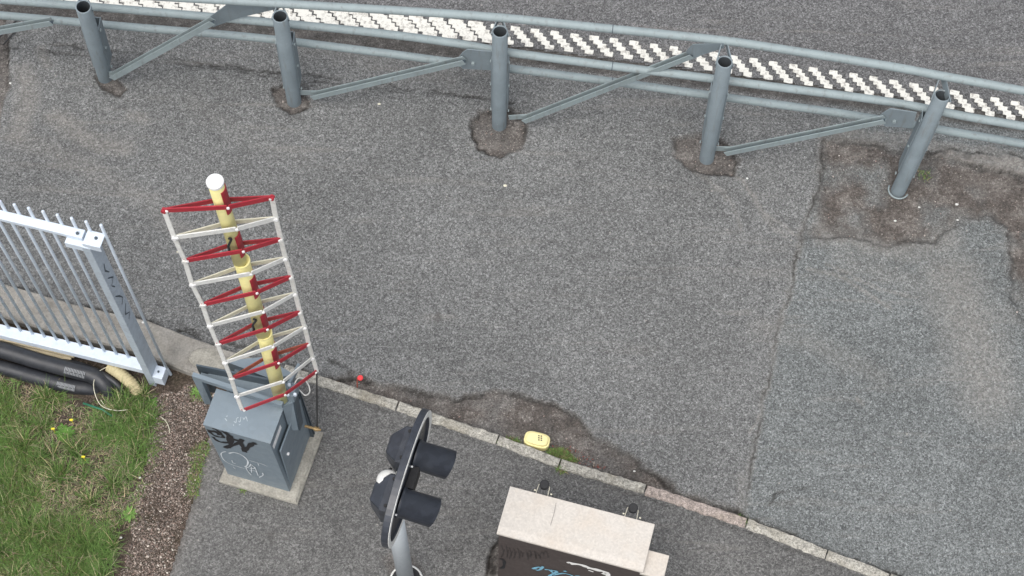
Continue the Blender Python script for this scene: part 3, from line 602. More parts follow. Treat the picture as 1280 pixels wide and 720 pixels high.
bm = bmesh.new(); tube(bm, [W(104, 504, .0), W(128, 512, .01), W(140, 520, .0)], .008, 8); 
tag(bm_obj('hose', bm, N('green hose plastic', .5).col((.03, .16, .09)).m, None, True), 'short green hose end in the grass below the conduits', 'hose')

# ---------------------------------------------------------------- grey barrier cabinet on its concrete plinth
ZP, ZC = .10, 1.07
cFL, cFR, cBR = W(285, 592.5, ZP), W(362, 614.6, ZP), W(389, 541.5, ZP)
ex = (cFR - cFL); wx = ex.length; ex.normalize(); ey = Vector((-ex.y, ex.x, 0)); dy = (cBR - cFR).dot(ey)
def cb(u_, v_, z): return Vector((cFL.x, cFL.y, 0)) + ex * u_ + ey * v_ + Vector((0, 0, z))
plinth = bmesh.new()
def frust(bm, u0, u1, v0, v1, z0, z1, ins, j=0):
    c8 = [cb(u0, v0, z0), cb(u1, v0, z0), cb(u1, v1, z0), cb(u0, v1, z0), cb(u0 + ins, v0 + ins, z1), cb(u1 - ins, v0 + ins, z1), cb(u1 - ins, v1 - ins, z1), cb(u0 + ins, v1 - ins, z1)]; return hexa(bm, c8)
frust(plinth, -.05, wx + .075, -.06, dy + .04, -.02, ZP - .03, .0); frust(plinth, -.05, wx + .075, -.06, dy + .04, ZP - .03, ZP, .018)
bmesh.ops.subdivide_edges(plinth, edges=plinth.edges[:], cuts=7, use_grid_fill=True)
for v in plinth.verts:
    if v.co.z > .04: v.co += Vector((random.uniform(-.003, .003), random.uniform(-.003, .003), random.uniform(-.003, .002)))
tag(bm_obj('concrete_plinth', plinth, M_plinth), 'pale concrete plinth under the grey barrier cabinet', 'plinth')
cab = empty('barrier_cabinet', cb(wx / 2, dy / 2, ZP)); tag(cab, 'slate grey barrier cabinet with black and white graffiti, holding up the boom', 'cabinet')
# lid depth from the photograph
TFL, TFR = W(252.8, 529, ZC), W(337, 554, ZC); lean = (TFR - cb(wx, 0, ZC)); lidd = (W(352.5, 508.4, ZC) - TFR).dot(ey)
bm = bmesh.new(); z0, z1 = ZP, ZC
ld = lidd - .005
hexa(bm, [cb(0, 0, z0), cb(wx, 0, z0), cb(wx, ld, z0), cb(0, ld, z0), cb(0, 0, z1 - .012) + lean, cb(wx, 0, z1 - .012) + lean, cb(wx, ld, z1 - .012) + lean, cb(0, ld, z1 - .012) + lean]); bm_obj('body', bm, M_cab, cab)
bm = bmesh.new(); l2 = lean
c8 = [cb(-.004, -.003, z1 - .012) + l2, cb(wx + .006, -.003, z1 - .012) + l2, cb(wx + .006, ld, z1 - .012) + l2, cb(-.004, ld, z1 - .012) + l2, cb(-.004, -.003, z1) + l2, cb(wx + .006, -.003, z1) + l2, cb(wx + .006, ld, z1 + .008) + l2, cb(-.006, ld, z1 + .008) + l2]
v = hexa(bm, c8); bmesh.ops.bevel(bm, geom=bm.edges[:], offset=.004, segments=2, affect='EDGES') if False else None; lid = bm_obj('lid', bm, M_cab, cab)
# rear machine housing, lower and open on top, with its side door
bm = bmesh.new(); box(bm, cb(wx / 2, (ld + dy) / 2 + .003, (z0 + .98) / 2), ex * (wx - .01), ey * (dy - ld - .004), (0, 0, .98 - z0), .003); bm_obj('rear_housing', bm, M_cab, cab)
bm = bmesh.new(); box(bm, cb(wx - .001, .035 + (dy - .06) / 2, .48), ex * .012, ey * (dy - .06), (0, 0, .70), .002); dr = bm_obj('side_door', bm, M_cab, cab)
bm = bmesh.new(); disc(bm, cb(wx + .006, .10, .62), ex, .012, .012, 10); bm_obj('door_lock', bm, M_capw, dr)
bm = bmesh.new(); 
ribbon(bm, [on_plane(339.5, 559, cb(wx, 0, 0), ex), on_plane(349, 532, cb(wx, 0, 0), ex)], .075, ex, .012)
o = bm_obj('white_strip', bm, M_capw, cab)
# rear corner flange of two thin edges
for off in (0, .022):
    bm = bmesh.new(); bar(bm, cb(wx + .012, dy - off, ZP), cb(wx + .012, dy - off, .97) + lean * .9, .008, .035, ey); bm_obj('corner_flange', bm, M_cab_dk, cab)
# counterweight trough: front and back plates, floor, end legs
def vplate(bm, a_px, b_px, z, h0, h1, th=.012):
    a_, b2 = W(*a_px, z), W(*b_px, z); d = (b2 - a_).normalized(); n_ = Vector((-d.y, d.x, 0)) * th
    hexa(bm, [a_ - Vector((0, 0, h0)), b2 - Vector((0, 0, h1)), b2 - Vector((0, 0, h1)) + n_, a_ - Vector((0, 0, h0)) + n_, a_, b2, b2 + n_, a_ + n_]); return a_, b2, n_
bm = bmesh.new(); ZA = 1.20
fa, fb, fn = vplate(bm, (239.5, 470), (352, 507), ZA, .05, .05, .03); A_ = bm_obj('counterweight_plate', bm, M_cab, cab)
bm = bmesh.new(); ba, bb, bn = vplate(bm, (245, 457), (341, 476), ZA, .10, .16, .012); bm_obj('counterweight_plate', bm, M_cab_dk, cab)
bm = bmesh.new(); zf = .05; v4 = [fa + fn, fb + fn, bb, ba]; mid0 = .0
hexa(bm, [p - Vector((0, 0, .115)) for p in (v4[0].lerp(v4[1], .04), v4[1], v4[2], v4[3].lerp(v4[2], .04))] + [p - Vector((0, 0, .10)) for p in (v4[0].lerp(v4[1], .04), v4[1], v4[2], v4[3].lerp(v4[2], .04))]); bm_obj('trough_floor', bm, M_cab, cab)
# slanting end leg
bm = bmesh.new(); top0, top1 = fa - Vector((0, 0, .05)), fa.lerp(fb, .10) - Vector((0, 0, .05)); lo0, lo1 = W(256, 505, .75), W(265, 506, .72)
hexa(bm, [lo0, lo1, lo1 + fn, lo0 + fn, top0, top1, top1 + fn, top0 + fn]); bm_obj('counterweight_leg', bm, M_cab, cab)
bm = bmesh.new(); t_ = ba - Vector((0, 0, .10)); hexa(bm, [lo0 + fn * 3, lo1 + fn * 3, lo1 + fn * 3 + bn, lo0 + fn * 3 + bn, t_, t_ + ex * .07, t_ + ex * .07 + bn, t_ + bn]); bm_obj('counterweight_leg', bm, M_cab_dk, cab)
# pale rear cover behind the trough
bm = bmesh.new(); Q = [(280, 451), (342, 475), (366, 467), (330, 446)]; t_ = [W(a, b_, 1.06) for a, b_ in Q]; hexa(bm, [p - Vector((0, 0, .5)) for p in t_] + t_); bm_obj('rear_cover', bm, M_cab, cab)
# drive arm channel and shaft block on the right
bm = bmesh.new(); T0, T1, L0, L1 = W(353, 509, 1.12), W(366, 503, 1.12), W(362, 538, .74), W(373, 538, .74)
nn = ey * .03; hexa(bm, [L0, L1, L1 + nn, L0 + nn, T0, T1, T1 + nn, T0 + nn]); arm = bm_obj('drive_arm', bm, M_cab, cab)
bm = bmesh.new(); hexa(bm, [L1 + nn * .2, L1 + ex * .012, L1 + ex * .012 + nn * 2.2, L1 + nn * 2.2, T1 + nn * .2, T1 + ex * .012, T1 + ex * .012 + nn * 2.2, T1 + nn * 2.2]); bm_obj('arm_flange', bm, M_cab_dk, cab)
bm = bmesh.new(); box(bm, W(364, 490, 1.16), ex * .075, ey * .10, (0, 0, .12), .008); bm_obj('shaft_block', bm, M_cab, cab)
bm = bmesh.new(); bar(bm, W(358, 488, 1.22), W(374, 456, 1.22), .02, .05, ex, .002); bm_obj('shaft_arm', bm, M_cab, cab)
bm = bmesh.new()
for p in ((362, 482), (369, 494), (360, 494)): disc(bm, W(*p, 1.24), (0, 0, 1), .012, .02, 6)
bm_obj('bolt', bm, M_galv, cab)
bm = bmesh.new(); tube(bm, smooth_pts([W(366, 488, 1.2), W(370, 476, 1.22), W(377, 472, 1.2), W(385, 480, 1.12), W(387, 490, 1.05), W(381, 494, 1.0), W(373, 487, 1.05), W(370, 497, .95)], 6), .0045, 8); bm_obj('loose_cable', bm, M_white, cab, True)
# graffiti
fp, fnrm = cb(0, 0, ZP), (cb(wx, 0, ZP) - cb(0, 0, ZP)).cross(cb(0, 0, ZC) + lean - cb(0, 0, ZP)).normalized()
def gpx(zx, zy): return on_plane(245 + zx / 8, 520 + zy / 8, fp, fnrm)      # strokes read off an 8x enlargement
def strokes(name, L, mat, fn_, nrm, par):
    bm = bmesh.new()
    for k, (wd, pts) in enumerate(L): P = smooth_pts([fn_(*p) for p in pts], 5) if len(pts) > 2 else [fn_(*p) for p in pts]; ribbon(bm, P, [wd * (1.9 if name == 'graffiti' and mat is M_glyph_k else 1.25) * (1 + .25 * math.sin(i * .9 + k)) for i in range(len(P))], nrm, .0025 + .0003 * k)
    return bm_obj(name, bm, mat, par)
strokes('graffiti', [(.020, [(120, 145), (160, 150), (205, 160), (240, 190)]), (.012, [(130, 150), (180, 190), (230, 205), (275, 208), (245, 165), (205, 135), (165, 118)]), (.012, [(170, 205), (200, 235), (250, 258), (310, 262), (345, 250)]),
    (.012, [(255, 145), (290, 165), (320, 200), (325, 250), (345, 280)]), (.014, [(300, 155), (330, 190), (360, 225), (350, 280), (300, 315)]), (.020, [(278, 300), (305, 310), (330, 305)]), (.013, [(300, 312), (360, 295), (430, 262), (470, 232)]), (.014, [(345, 190), (370, 225), (420, 240), (465, 235)]),
    (.016, [(460, 230), (455, 270), (470, 310), (490, 355)]), (.018, [(455, 325), (490, 330), (530, 300), (565, 270)]), (.015, [(560, 272), (585, 268), (608, 280)])], M_glyph_k, gpx, fnrm, cab)
strokes('scribble', [(.006, [(300, 352), (262, 362), (252, 385), (275, 430), (320, 465), (380, 490), (440, 508), (485, 522)]), (.009, [(330, 370), (380, 360), (440, 378), (490, 410), (520, 450), (512, 490), (490, 505)]), (.005, [(360, 440), (372, 465), (400, 470)]), (.005, [(375, 505), (395, 525)]),
    (.005, [(525, 435), (590, 455), (660, 475), (715, 500)]), (.005, [(620, 465), (630, 490)]), (.006, [(550, 475), (535, 500), (500, 515)]), (.006, [(500, 510), (520, 545), (555, 585)]), (.006, [(555, 480), (590, 515), (540, 520)]), (.006, [(540, 540), (600, 545), (625, 590)]), (.006, [(555, 500), (560, 560)]), (.006, [(590, 500), (610, 550)]), (.006, [(668, 560), (672, 585), (635, 605)])], M_glyph_w, gpx, fnrm, cab)
strokes('scratches', [(.004, [(300, 5), (318, 0)]), (.004, [(290, 25), (310, 50)]), (.004, [(380, 55), (400, 68), (405, 30), (425, 15)]), (.004, [(425, 50), (440, 60), (450, 10)]), (.004, [(470, 15), (480, 35), (500, 10), (515, 55)]), (.004, [(375, 85), (378, 100)]), (.004, [(430, 92), (445, 85)])], M_faint, lambda a, b_: W(245 + a / 8, 520 + b_ / 8, ZC + .001) , (0, 0, 1), cab)

# brass stop and hanging rod at the right of the cabinet
bm = bmesh.new(); a_, b2 = W(381, 532.5, .55), W(401, 537.5, .55); d = (b2 - a_).normalized(); tube(bm, [a_, a_.lerp(b2, .6), a_.lerp(b2, .6), a_.lerp(b2, .85), a_.lerp(b2, .85), b2], [.010, .010, .017, .017, .010, .008], 12); bm_obj('brass_stop', bm, M_brass, cab)

# ---------------------------------------------------------------- raised boom with folding skirt
boom = empty('barrier_boom', W(350, 500, 1.10)); tag(boom, 'raised yellow barrier boom with folded red and white lattice skirt', 'barrier boom')
b0 = W(350, 500, 1.10); zf_ = lambda px, py: z_axis(b0, px, py)
ztop = zf_(269, 228); T_ = W(269, 228, ztop)
def ax(px, py): z = zf_(px, py); return W(px, py, z)
A3, B3 = ax(351, 497), ax(330, 416); A2, B2_ = ax(326, 408), ax(302, 326); A1, B1 = ax(297.5, 318), T_
def section(a_, b2, rad, extra_lo, cap_mat, rim=True):
    d = (b2 - a_).normalized(); a0 = a_ - d * extra_lo; bm = bmesh.new(); tube(bm, [a0, b2 - d * .004, b2], [rad, rad, rad - .003], 24); o = bm_obj('boom_section', bm, M_yel, boom, False)
    for p in o.data.polygons: p.use_smooth = abs(p.normal.dot(d)) < .5
    bm = bmesh.new()
    if rim: tube(bm, [b2 - d * .01, b2 + d * .006, b2 + d * .006, b2 - d * .002], [rad + .004, rad + .004, rad - .004, rad - .005], 24, cap=False); bm_obj('end_rim', bm, M_yel, o)
    else: tube(bm, [b2 - d * .006, b2 + d * .012, b2 + d * .016], [rad + .005, rad + .005, rad], 28); bm_obj('end_cap', bm, cap_mat, o)
    return o
section(A3, B3, .047, .05, None); section(A2, B2_, .045, .10, None); section(A1, B1, .041, .10, M_capw, False)
R = [((205, 263), (340, 247), (285, 259), (272, 250), 'r'), ((218, 297), (345, 273), (296, 286), (285, 278), 'w'), ((231, 326), (351, 299), (304, 313.5), (291, 305), 'r'), ((240, 355.5), (357, 323), (313.5, 342), (303, 332), 'w'), ((253, 381), (364, 346), (321, 365.5), (309, 356.5), 'r'),
     ((262, 407), (369, 367), (329, 389.5), (318, 379), 'w'), ((272, 430), (375, 390), (334, 411), (323, 402), 'r'), ((281, 453), (381, 409), (341, 433), (329, 424), 'w'), ((289, 473), (386, 430), (348, 453), (336, 445), 'r'), ((296, 495), (391, 447), (354, 477), None, 'w'), ((303, 513), (396, 464), (356, 493), None, 'r')]
def cxx(y_): return 269 + (y_ - 228) * .3167 if y_ < 320 else 302 + (y_ - 326) * .2927 if y_ < 410 else 330 + (y_ - 416) * .259
Ls, Rs, Zs = [], [], []
for (l, r_, f, bk, c) in R:
    # height of this rung from where it crosses the boom (front bar sits half a boom nearer the camera)
    axx = 269 + (f[1] - 228) * .3034; z = zf_(axx, f[1] - 5); Zs.append(z)
    Lp, Rp = W(*l, z), W(*r_, z); Ls.append(Lp); Rs.append(Rp); rad_ = .041 if f[1] < 318 else .045 if f[1] < 408 else .047; axp = ax(cxx(f[1] - 3), f[1] - 3); Fp = on_plane(*f, axp - ey * (rad_ + .009), ey); mat = M_red if c == 'r' else M_white
    up = (T_ - b0).normalized(); hgt = .040
    bm = bmesh.new(); side = up; bar(bm, Lp, Fp, hgt, .007, side, .001); bar(bm, Fp, Rp, hgt, .007, side, .001); fb_ = bm_obj('skirt_bar', bm, mat, boom)
    bm = bmesh.new(); fd = (Rp - Lp).cross(up).normalized(); 
    for p in (Fp, Lp.lerp(Fp, .04), Fp.lerp(Rp, .96)): disc(bm, p + fd * .003, fd, .0085, .008, 8)
    bm_obj('bolt', bm, M_capw, fb_)
    if bk:
        Bp = on_plane(*bk, axp + ey * (rad_ + .007), ey); bm = bmesh.new(); bar(bm, Lp + Vector((0, 0, .001)), Bp, hgt, .007, side, .001); bar(bm, Bp, Rp + Vector((0, 0, .001)), hgt, .007, side, .001); bm_obj('skirt_bar', bm, (M_red if c == 'r' else M_cream) if c == 'w' or len(Ls) < 4 else (M_red if len(Ls) < 8 else M_rust), boom)
for P in (Ls, Rs):
    for i in range(len(P) - 1):
        bm = bmesh.new(); a_, b2 = P[i], P[i + 1]; bar(bm, a_, b2, .030, .006, ex, .001); bm_obj('hanger_link', bm, M_white, boom)
        bm = bmesh.new(); disc(bm, a_ - ey * .014, ey, .014, .026, 10); bm_obj('pivot', bm, M_capw if i % 2 else M_red if i == 0 else M_white, boom)
# red bands down the right side of the boom
for (y0, y1, rad) in ((234, 261, .041), (290, 315, .041), (343, 366, .045), (388.5, 408, .045), (432, 454, .047)):
    cx_ = (lambda y_: 269 + (y_ - 228) * .3167) if y0 < 320 else (lambda y_: 302 + (y_ - 326) * .2927) if y0 < 410 else (lambda y_: 330 + (y_ - 416) * .259)
    a_ = ax(cx_(y0), y0); b2 = ax(cx_(y1), y1); d = (a_ - b2).normalized(); bm = bmesh.new()
    ctr = [a_, b2]; rr = rad + .006; s_ = ex - d * ex.dot(d); s_.normalize(); t_ = d.cross(s_); prev = None
    rows = []
    for th in np.linspace(-42, 85, 12):
        th = math.radians(th); o_ = (s_ * math.cos(th) + t_ * math.sin(th) * (1 if t_.dot(ey) > 0 else -1)); rows.append((bm.verts.new(a_ + o_ * rr), bm.verts.new(b2 + o_ * rr), bm.verts.new(a_ + o_ * (rr - .004)), bm.verts.new(b2 + o_ * (rr - .004))))
    for p, q in zip(rows, rows[1:]): bm.faces.new((p[0], q[0], q[1], p[1])); bm.faces.new((p[2], p[3], q[3], q[2])); bm.faces.new((p[0], p[2], q[2], q[0])); bm.faces.new((p[1], q[1], q[3], p[3]))
    bm.faces.new((rows[0][0], rows[0][1], rows[0][3], rows[0][2])); bm.faces.new((rows[-1][0], rows[-1][2], rows[-1][3], rows[-1][1])); bm_obj('red_band', bm, M_red, boom)
for pts in (((286, 298), (289, 299), (287, 304), (285.5, 308), (286.5, 312), (286, 315)), ((317, 399), (320, 400.5), (317.5, 404), (316, 407), (317.5, 411), (317, 414))):
    bm = bmesh.new(); Q = []
    for p in pts: a_ = ax(*p); Q.append(a_ - ey * .045 - ex * .01)
    # shift back onto the sight line of each point
    Q = [on_plane(p[0], p[1], q, ey) for p, q in zip(pts, Q)]; tube(bm, smooth_pts(Q, 4), .0075, 8); bm_obj('cable_loop', bm, M_black2, boom, True)
bm = bmesh.new(); z9 = Zs[-1]; a_ = W(396, 466, z9); b2 = on_plane(397, 535, a_, (W(396, 466, z9) - W(396, 466, 12)).normalized().cross(Vector((1, 0, 0)))) if False else None
e_ = W(396.5, 535, .55); tube(bm, [a_, e_], .005, 8); bm_obj('hanging_rod', bm, M_rod, boom)

# ---------------------------------------------------------------- signal with two black heads
sig = empty('signal', W(508, 726, .04)); tag(sig, 'grey pole signal with oval black backboard and two black hooded lamps', 'signal')
ZS = 2.12; bc = W(509.5, 597.5, ZS); u_ = W(537, 515, ZS) - W(482, 683, ZS); half = u_.length / 2 * .985; u_.normalize(); nf = Vector((u_.y, -u_.x, 0)); up = Vector((0, 0, 1)); hh = .29
def oval(sc_a, sc_b, t, off, n=56):
    out = []
    for i in range(n):
        a_ = 2 * math.pi * i / n; cx = math.copysign(abs(math.cos(a_)) ** .86, math.cos(a_)); sy = math.copysign(abs(math.sin(a_)) ** .86, math.sin(a_)); out.append(bc + u_ * cx * (half - sc_a) + up * sy * (hh - sc_b) + nf * off)
    return out
def loft(bm, rings, cap0=True, cap1=True):
    V = [[bm.verts.new(p) for p in r_] for r_ in rings]; n = len(V[0])
    for a_, b2 in zip(V, V[1:]):
        for k in range(n): bm.faces.new((a_[k], a_[(k + 1) % n], b2[(k + 1) % n], b2[k]))
    if cap0: bm.faces.new(V[0][::-1])
    if cap1: bm.faces.new(V[-1])
bm = bmesh.new(); loft(bm, [oval(.012, .012, 0, -.030), oval(0, 0, 0, -.026), oval(0, 0, 0, .014), oval(.003, .003, 0, .016), oval(.046, .046, 0, .016), oval(.050, .050, 0, .002)]); board = bm_obj('backboard', bm, M_black, sig)
bm = bmesh.new(); loft(bm, [oval(.002, .002, 0, .0155), oval(.002, .002, 0, .0185), oval(.040, .040, 0, .0185), oval(.042, .042, 0, .0155)], False, False); bm_obj('white_border', bm, M_white, board)
for du in (.155, -.155):
    hc = bc + u_ * du; hd = bm_obj
    bm = bmesh.new()
    def sq(s, off, dz=0, ch=.25):
        out = []; c = s * (1 - ch)
        for a_, b_ in ((s, -c), (s, c), (c, s), (-c, s), (-s, c), (-s, -c), (-c, -s), (c, -s)): out.append(hc + u_ * a_ + up * (b_ + dz) + nf * off)
        return out
    loft(bm, [sq(.050, -.166, .012, .08), sq(.064, -.156, .012, .08), sq(.117, -.085, .01, .08), sq(.119, -.03, .01, .08)]); head = bm_obj('lamp_housing', bm, M_black, sig)
    bm = bmesh.new()
    for s1 in (-.085, .085): disc(bm, hc + u_ * s1 + up * .126 - nf * .055, up, .010, .012, 8)
    bm_obj('latch', bm, M_black2, head)
    # hooded visor, open at the lower side of its mouth
    bm = bmesh.new(); seg = 28; ax_ = (nf * 1 - up * .10).normalized(); u2 = u_; v2 = ax_.cross(u2) * -1
    if v2.z < 0: v2 = -v2
    rings = []
    for (t, rad) in ((.003, .096), (.02, .096), (.021, .089), (.24, .092), (.24, .087), (.02, .084)):
        rg = []
        for k in range(seg):
            th = 2 * math.pi * k / seg; low = (1 - math.sin(th)) / 2; tt = t - (.055 * low * (1 if t > .1 else 0)); rg.append(hc + ax_ * tt + (u2 * math.cos(th) + v2 * math.sin(th)) * rad)
        rings.append(rg)
    loft(bm, rings, False, False); vo = bm_obj('visor', bm, M_black, sig, True)
    bm = bmesh.new(); disc(bm, hc + ax_ * .02, ax_, .0845, .006, 24); bm_obj('lens', bm, M_lens, vo)
    bm = bmesh.new()
    for s1 in (-.10,): disc(bm, hc + u_ * s1 + up * .06 + nf * .006, nf, .006, .012, 6)
    bm_obj('screw', bm, M_capw, vo)
    # cross bracket seen in front of the board between and beside the hoods
bm = bmesh.new(); box(bm, bc + nf * .03 - up * .02, u_ * .14, nf * .05, up * .12, .004); bm_obj('centre_bracket', bm, M_black2, sig)
pt, pb = W(484.5, 599, 2.21), W(508, 727, .03)
bm = bmesh.new(); tube(bm, [pb, pt - (pt - pb).normalized() * .03], .058, 28); o = bm_obj('pole', bm, M_pole, sig, True)
bm = bmesh.new(); d = (pt - pb).normalized(); tube(bm, [pt - d * .05, pt - d * .02, pt, pt + d * .012], [.068, .068, .056, .03], 24); bm_obj('pole_cap', bm, M_white, sig, True)
bm = bmesh.new(); m_ = pt - d * .05; bar(bm, m_, Vector((bc.x, bc.y, m_.z)) - nf * .03, .05, .05, u_, .003); bar(bm, m_ - d * .3, Vector((bc.x, bc.y, m_.z - .3)) - nf * .03, .05, .05, u_, .003); bm_obj('mounting_arm', bm, M_white, sig)
bm = bmesh.new(); tube(bm, smooth_pts([bc + u_ * .05 - nf * .12 - up * .06, bc - nf * .17 - up * .12, bc - u_ * .02 - nf * .15 - up * .25, Vector((pt.x, pt.y, 1.75)) + nf * .06], 6), .009, 8); bm_obj('signal_cable', bm, M_black2, sig, True)
bm = bmesh.new(); tube(bm, [pb + Vector((0, 0, .0)), pb + Vector((0, 0, .02)), pb + Vector((0, 0, .03))], [.105, .105, .06], 28); bm_obj('base_flange', bm, M_black2, sig)
bm = bmesh.new(); tube(bm, [pb + Vector((math.cos(t) * .112, math.sin(t) * .112, .012)) for t in np.linspace(math.radians(-20), math.radians(200), 24)], .009, 8); bm_obj('base_ring', bm, M_white, sig, True)

# ---------------------------------------------------------------- brown cabinet with beige lid
ZR = 1.12
r0, r1, r2, r3 = [W(a, b_, ZR) for a, b_ in ((637.3, 607.8), (819.3, 655.6), (803, 714.5), (621.1, 667))]
rx = (r1 - r0).normalized(); ry = Vector((-rx.y, rx.x, 0)); LX = ((r1 - r0).length + (r2 - r3).length) / 2; LY = ((r3 - r0).length + (r2 - r1).length) / 2
rc = (r0 + r1 + r2 + r3) / 4
bcab = empty('beige_topped_cabinet', Vector((rc.x, rc.y, .04))); tag(bcab, 'dark brown cabinet with beige lid and blue and white graffiti', 'cabinet')
def rb(a_, b_, z): return Vector((rc.x, rc.y, 0)) + rx * a_ + ry * b_ + Vector((0, 0, z))
hx, hy = LX / 2, LY / 2
bm = bmesh.new()
for x0_, x1_ in ((-hx, hx),):
    prof = [(hy, ZR - .03), (hy, ZR + .0), (-hy + .05, ZR + .008), (-hy + .004, ZR + .001), (-hy, ZR - .003), (-hy, ZR - .026)]
    A_ = [bm.verts.new(rb(x0_, y_, z_)) for y_, z_ in prof]; B_ = [bm.verts.new(rb(x1_, y_, z_)) for y_, z_ in prof]
    for k in range(len(prof)): bm.faces.new((A_[k], A_[(k + 1) % len(prof)], B_[(k + 1) % len(prof)], B_[k]))
    bm.faces.new(A_[::-1]); bm.faces.new(B_)
lid2 = bm_obj('lid', bm, M_beige, bcab)
bm = bmesh.new(); sx_ = rb(0, 0, 0); q0, q1 = W(695, 629, ZR + .008), W(688, 657, ZR + .011); ribbon(bm, [q0, q0.lerp(q1, .5) + rx * .004, q1], .002, (0, 0, 1), .004); bm_obj('scratch', bm, M_brown, lid2)
bm = bmesh.new(); box(bm, rb(0, 0, (ZR - .03 + .04) / 2), rx * (2 * hx - .02), ry * (2 * hy - .03), (0, 0, ZR - .03 - .04)); bm_obj('body', bm, M_brown, bcab)
# seam lines of the doors on the front
bm = bmesh.new(); fy = -hy + .015
bm.free()
fpl, fpn = rb(0, fy, 0), -ry
fg = lambda a, b_: on_plane(610 + a / 5.565, 660 + b_ / 5.565, fpl, fpn)
strokes('number_mark', [(.017, [(85, 215), (108, 218), (114, 245), (105, 272), (82, 280)]), ], M_glyph_k, fg, fpn, bcab)
strokes('blue_graffiti', [(.016, [(312, 282), (350, 270), (375, 275)]), (.014, [(335, 290), (360, 288), (385, 265)]), (.014, [(395, 285), (430, 290), (455, 310), (490, 322)]), (.016, [(440, 290), (480, 300), (440, 322), (420, 345)]), (.012, [(455, 325), (520, 312), (580, 325), (600, 345)]), (.018, [(528, 298), (546, 296)]), (.012, [(610, 330), (640, 330)])], M_glyph_b, fg, fpn, bcab)
strokes('white_graffiti', [(.014, [(552, 240), (575, 236), (595, 248)]), (.030, [(570, 243), (640, 252), (700, 272), (760, 290)]), (.034, [(690, 272), (740, 284), (800, 298), (830, 312)]), (.028, [(800, 318), (828, 312), (836, 350), (820, 380)]), (.018, [(700, 290), (735, 302)])], M_glyph_ww, fg, fpn, bcab)
strokes('dark_scribble', [(.0035, [(92 + 27 * i + random.uniform(-8, 8), 120 + i * 6 + random.uniform(-8, 12)), (108 + 27 * i, 170 + random.uniform(-15, 15)), (98 + 29 * i + random.uniform(-8, 8), 205 + random.uniform(-15, 15)), (116 + 27 * i, 150 + i * 4)]) for i in range(12)], M_smear, fg, fpn, bcab)
# small side box
bm = bmesh.new(); ZB2 = 1.08; s0p, s1p, s2p = W(811, 687.5, ZB2), W(836.7, 694.4, ZB2), W(828, 724, ZB2); 
sbx = (s1p - s0p).length + .02; sby = (s2p - s1p).length; cN = s1p - rx * sbx / 2 - ry * sby / 2
box(bm, Vector((cN.x, cN.y, ZB2 - .015)), rx * sbx, ry * sby, (0, 0, .03), .003); sbp = bm_obj('side_box_lid', bm, M_beige, bcab)
bm = bmesh.new(); box(bm, Vector((cN.x, cN.y, (ZB2 - .03 + .04) / 2)), rx * (sbx - .012), ry * (sby - .02), (0, 0, ZB2 - .07)); bm_obj('side_box', bm, M_brown, bcab)
# two round black knobs on wire brackets behind the lid
for kx, ky in ((680.5, 608), (791.2, 637.3)):
    c = W(kx, ky - 1, ZR - .03); bm = bmesh.new(); disc(bm, c, (0, 0, 1), .031, .035, 24, .006); ko = bm_obj('round_knob', bm, M_black2, bcab)
    ko['label'] = 'black round knob on a wire bracket behind the lid'
    bm = bmesh.new()
    for s in (-1, 1): a_ = c + rx * s * .036 + Vector((0, 0, .0)); b2 = a_ - ry * .10 + rx * s * .006 + Vector((0, 0, .01)); tube(bm, [c + rx * s * .02 + Vector((0, 0, .012)), a_, b2], .0022, 6); 
    for s in (-1, 1): box(bm, c + rx * (s * .055 + .004) - ry * .050 + Vector((0, 0, .01)), rx * .012, ry * .008, (0, 0, .006))
    bm_obj('wire_bracket', bm, M_cream, bcab)

# ---------------------------------------------------------------- yellow plastic cover beside the kerb
yl = empty('yellow_cover', W(671, 548, 0)); tag(yl, 'pale yellow rounded plastic cover lying against the kerb', 'cover')
a_, b2 = W(655.5, 545, .05), W(687, 553, .05); d = (b2 - a_); Ly = d.length / 2; d.normalize(); s_ = Vector((-d.y, d.x, 0)); cc = (a_ + b2) / 2; cc.z = 0; cc = cc + s_ * .002
bm = bmesh.new(); n = 32
def yr(l, w_, z, p=.62): return [cc + d * math.copysign(abs(math.cos(t)) ** p, math.cos(t)) * l + s_ * math.copysign(abs(math.sin(t)) ** p, math.sin(t)) * w_ + Vector((0, 0, z)) for t in np.linspace(0, 2 * math.pi, n, endpoint=False)]
loft(bm, [yr(Ly, .058, -.02), yr(Ly, .058, .035), yr(Ly - .004, .054, .04), yr(Ly - .010, .048, .04), yr(Ly - .014, .045, .058), yr(Ly - .024, .037, .064)]); bm_obj('shell', bm, M_lid, yl)
bm = bmesh.new()
for i in range(2):
    for j in range(3): c = W(672.5 + i * 3.2, 544.5 + j * 2.6 + i * .4, .066); ribbon(bm, [c, c + d * .012], .009, (0, 0, 1), .001)
bm_obj('dark_print', bm, M_wood if False else M_brown, yl)
# ---------------------------------------------------------------- small red marker
mk = empty('marker_flag', W(446.5, 487, .05)); tag(mk, 'small red marker flag on a thin stake behind the kerb', 'marker')
mb, mt = W(446.5, 487, -.01), W(446.5, 472, .11); bm = bmesh.new(); tube(bm, [mb, mt], .004, 8); bm_obj('stake', bm, M_rust, mk)
bm = bmesh.new(); disc(bm, mt + Vector((.022, .0, -.01)), (0, 0, 1), .021, .014, 14, .005); bm_obj('flag', bm, M_flag, mk)

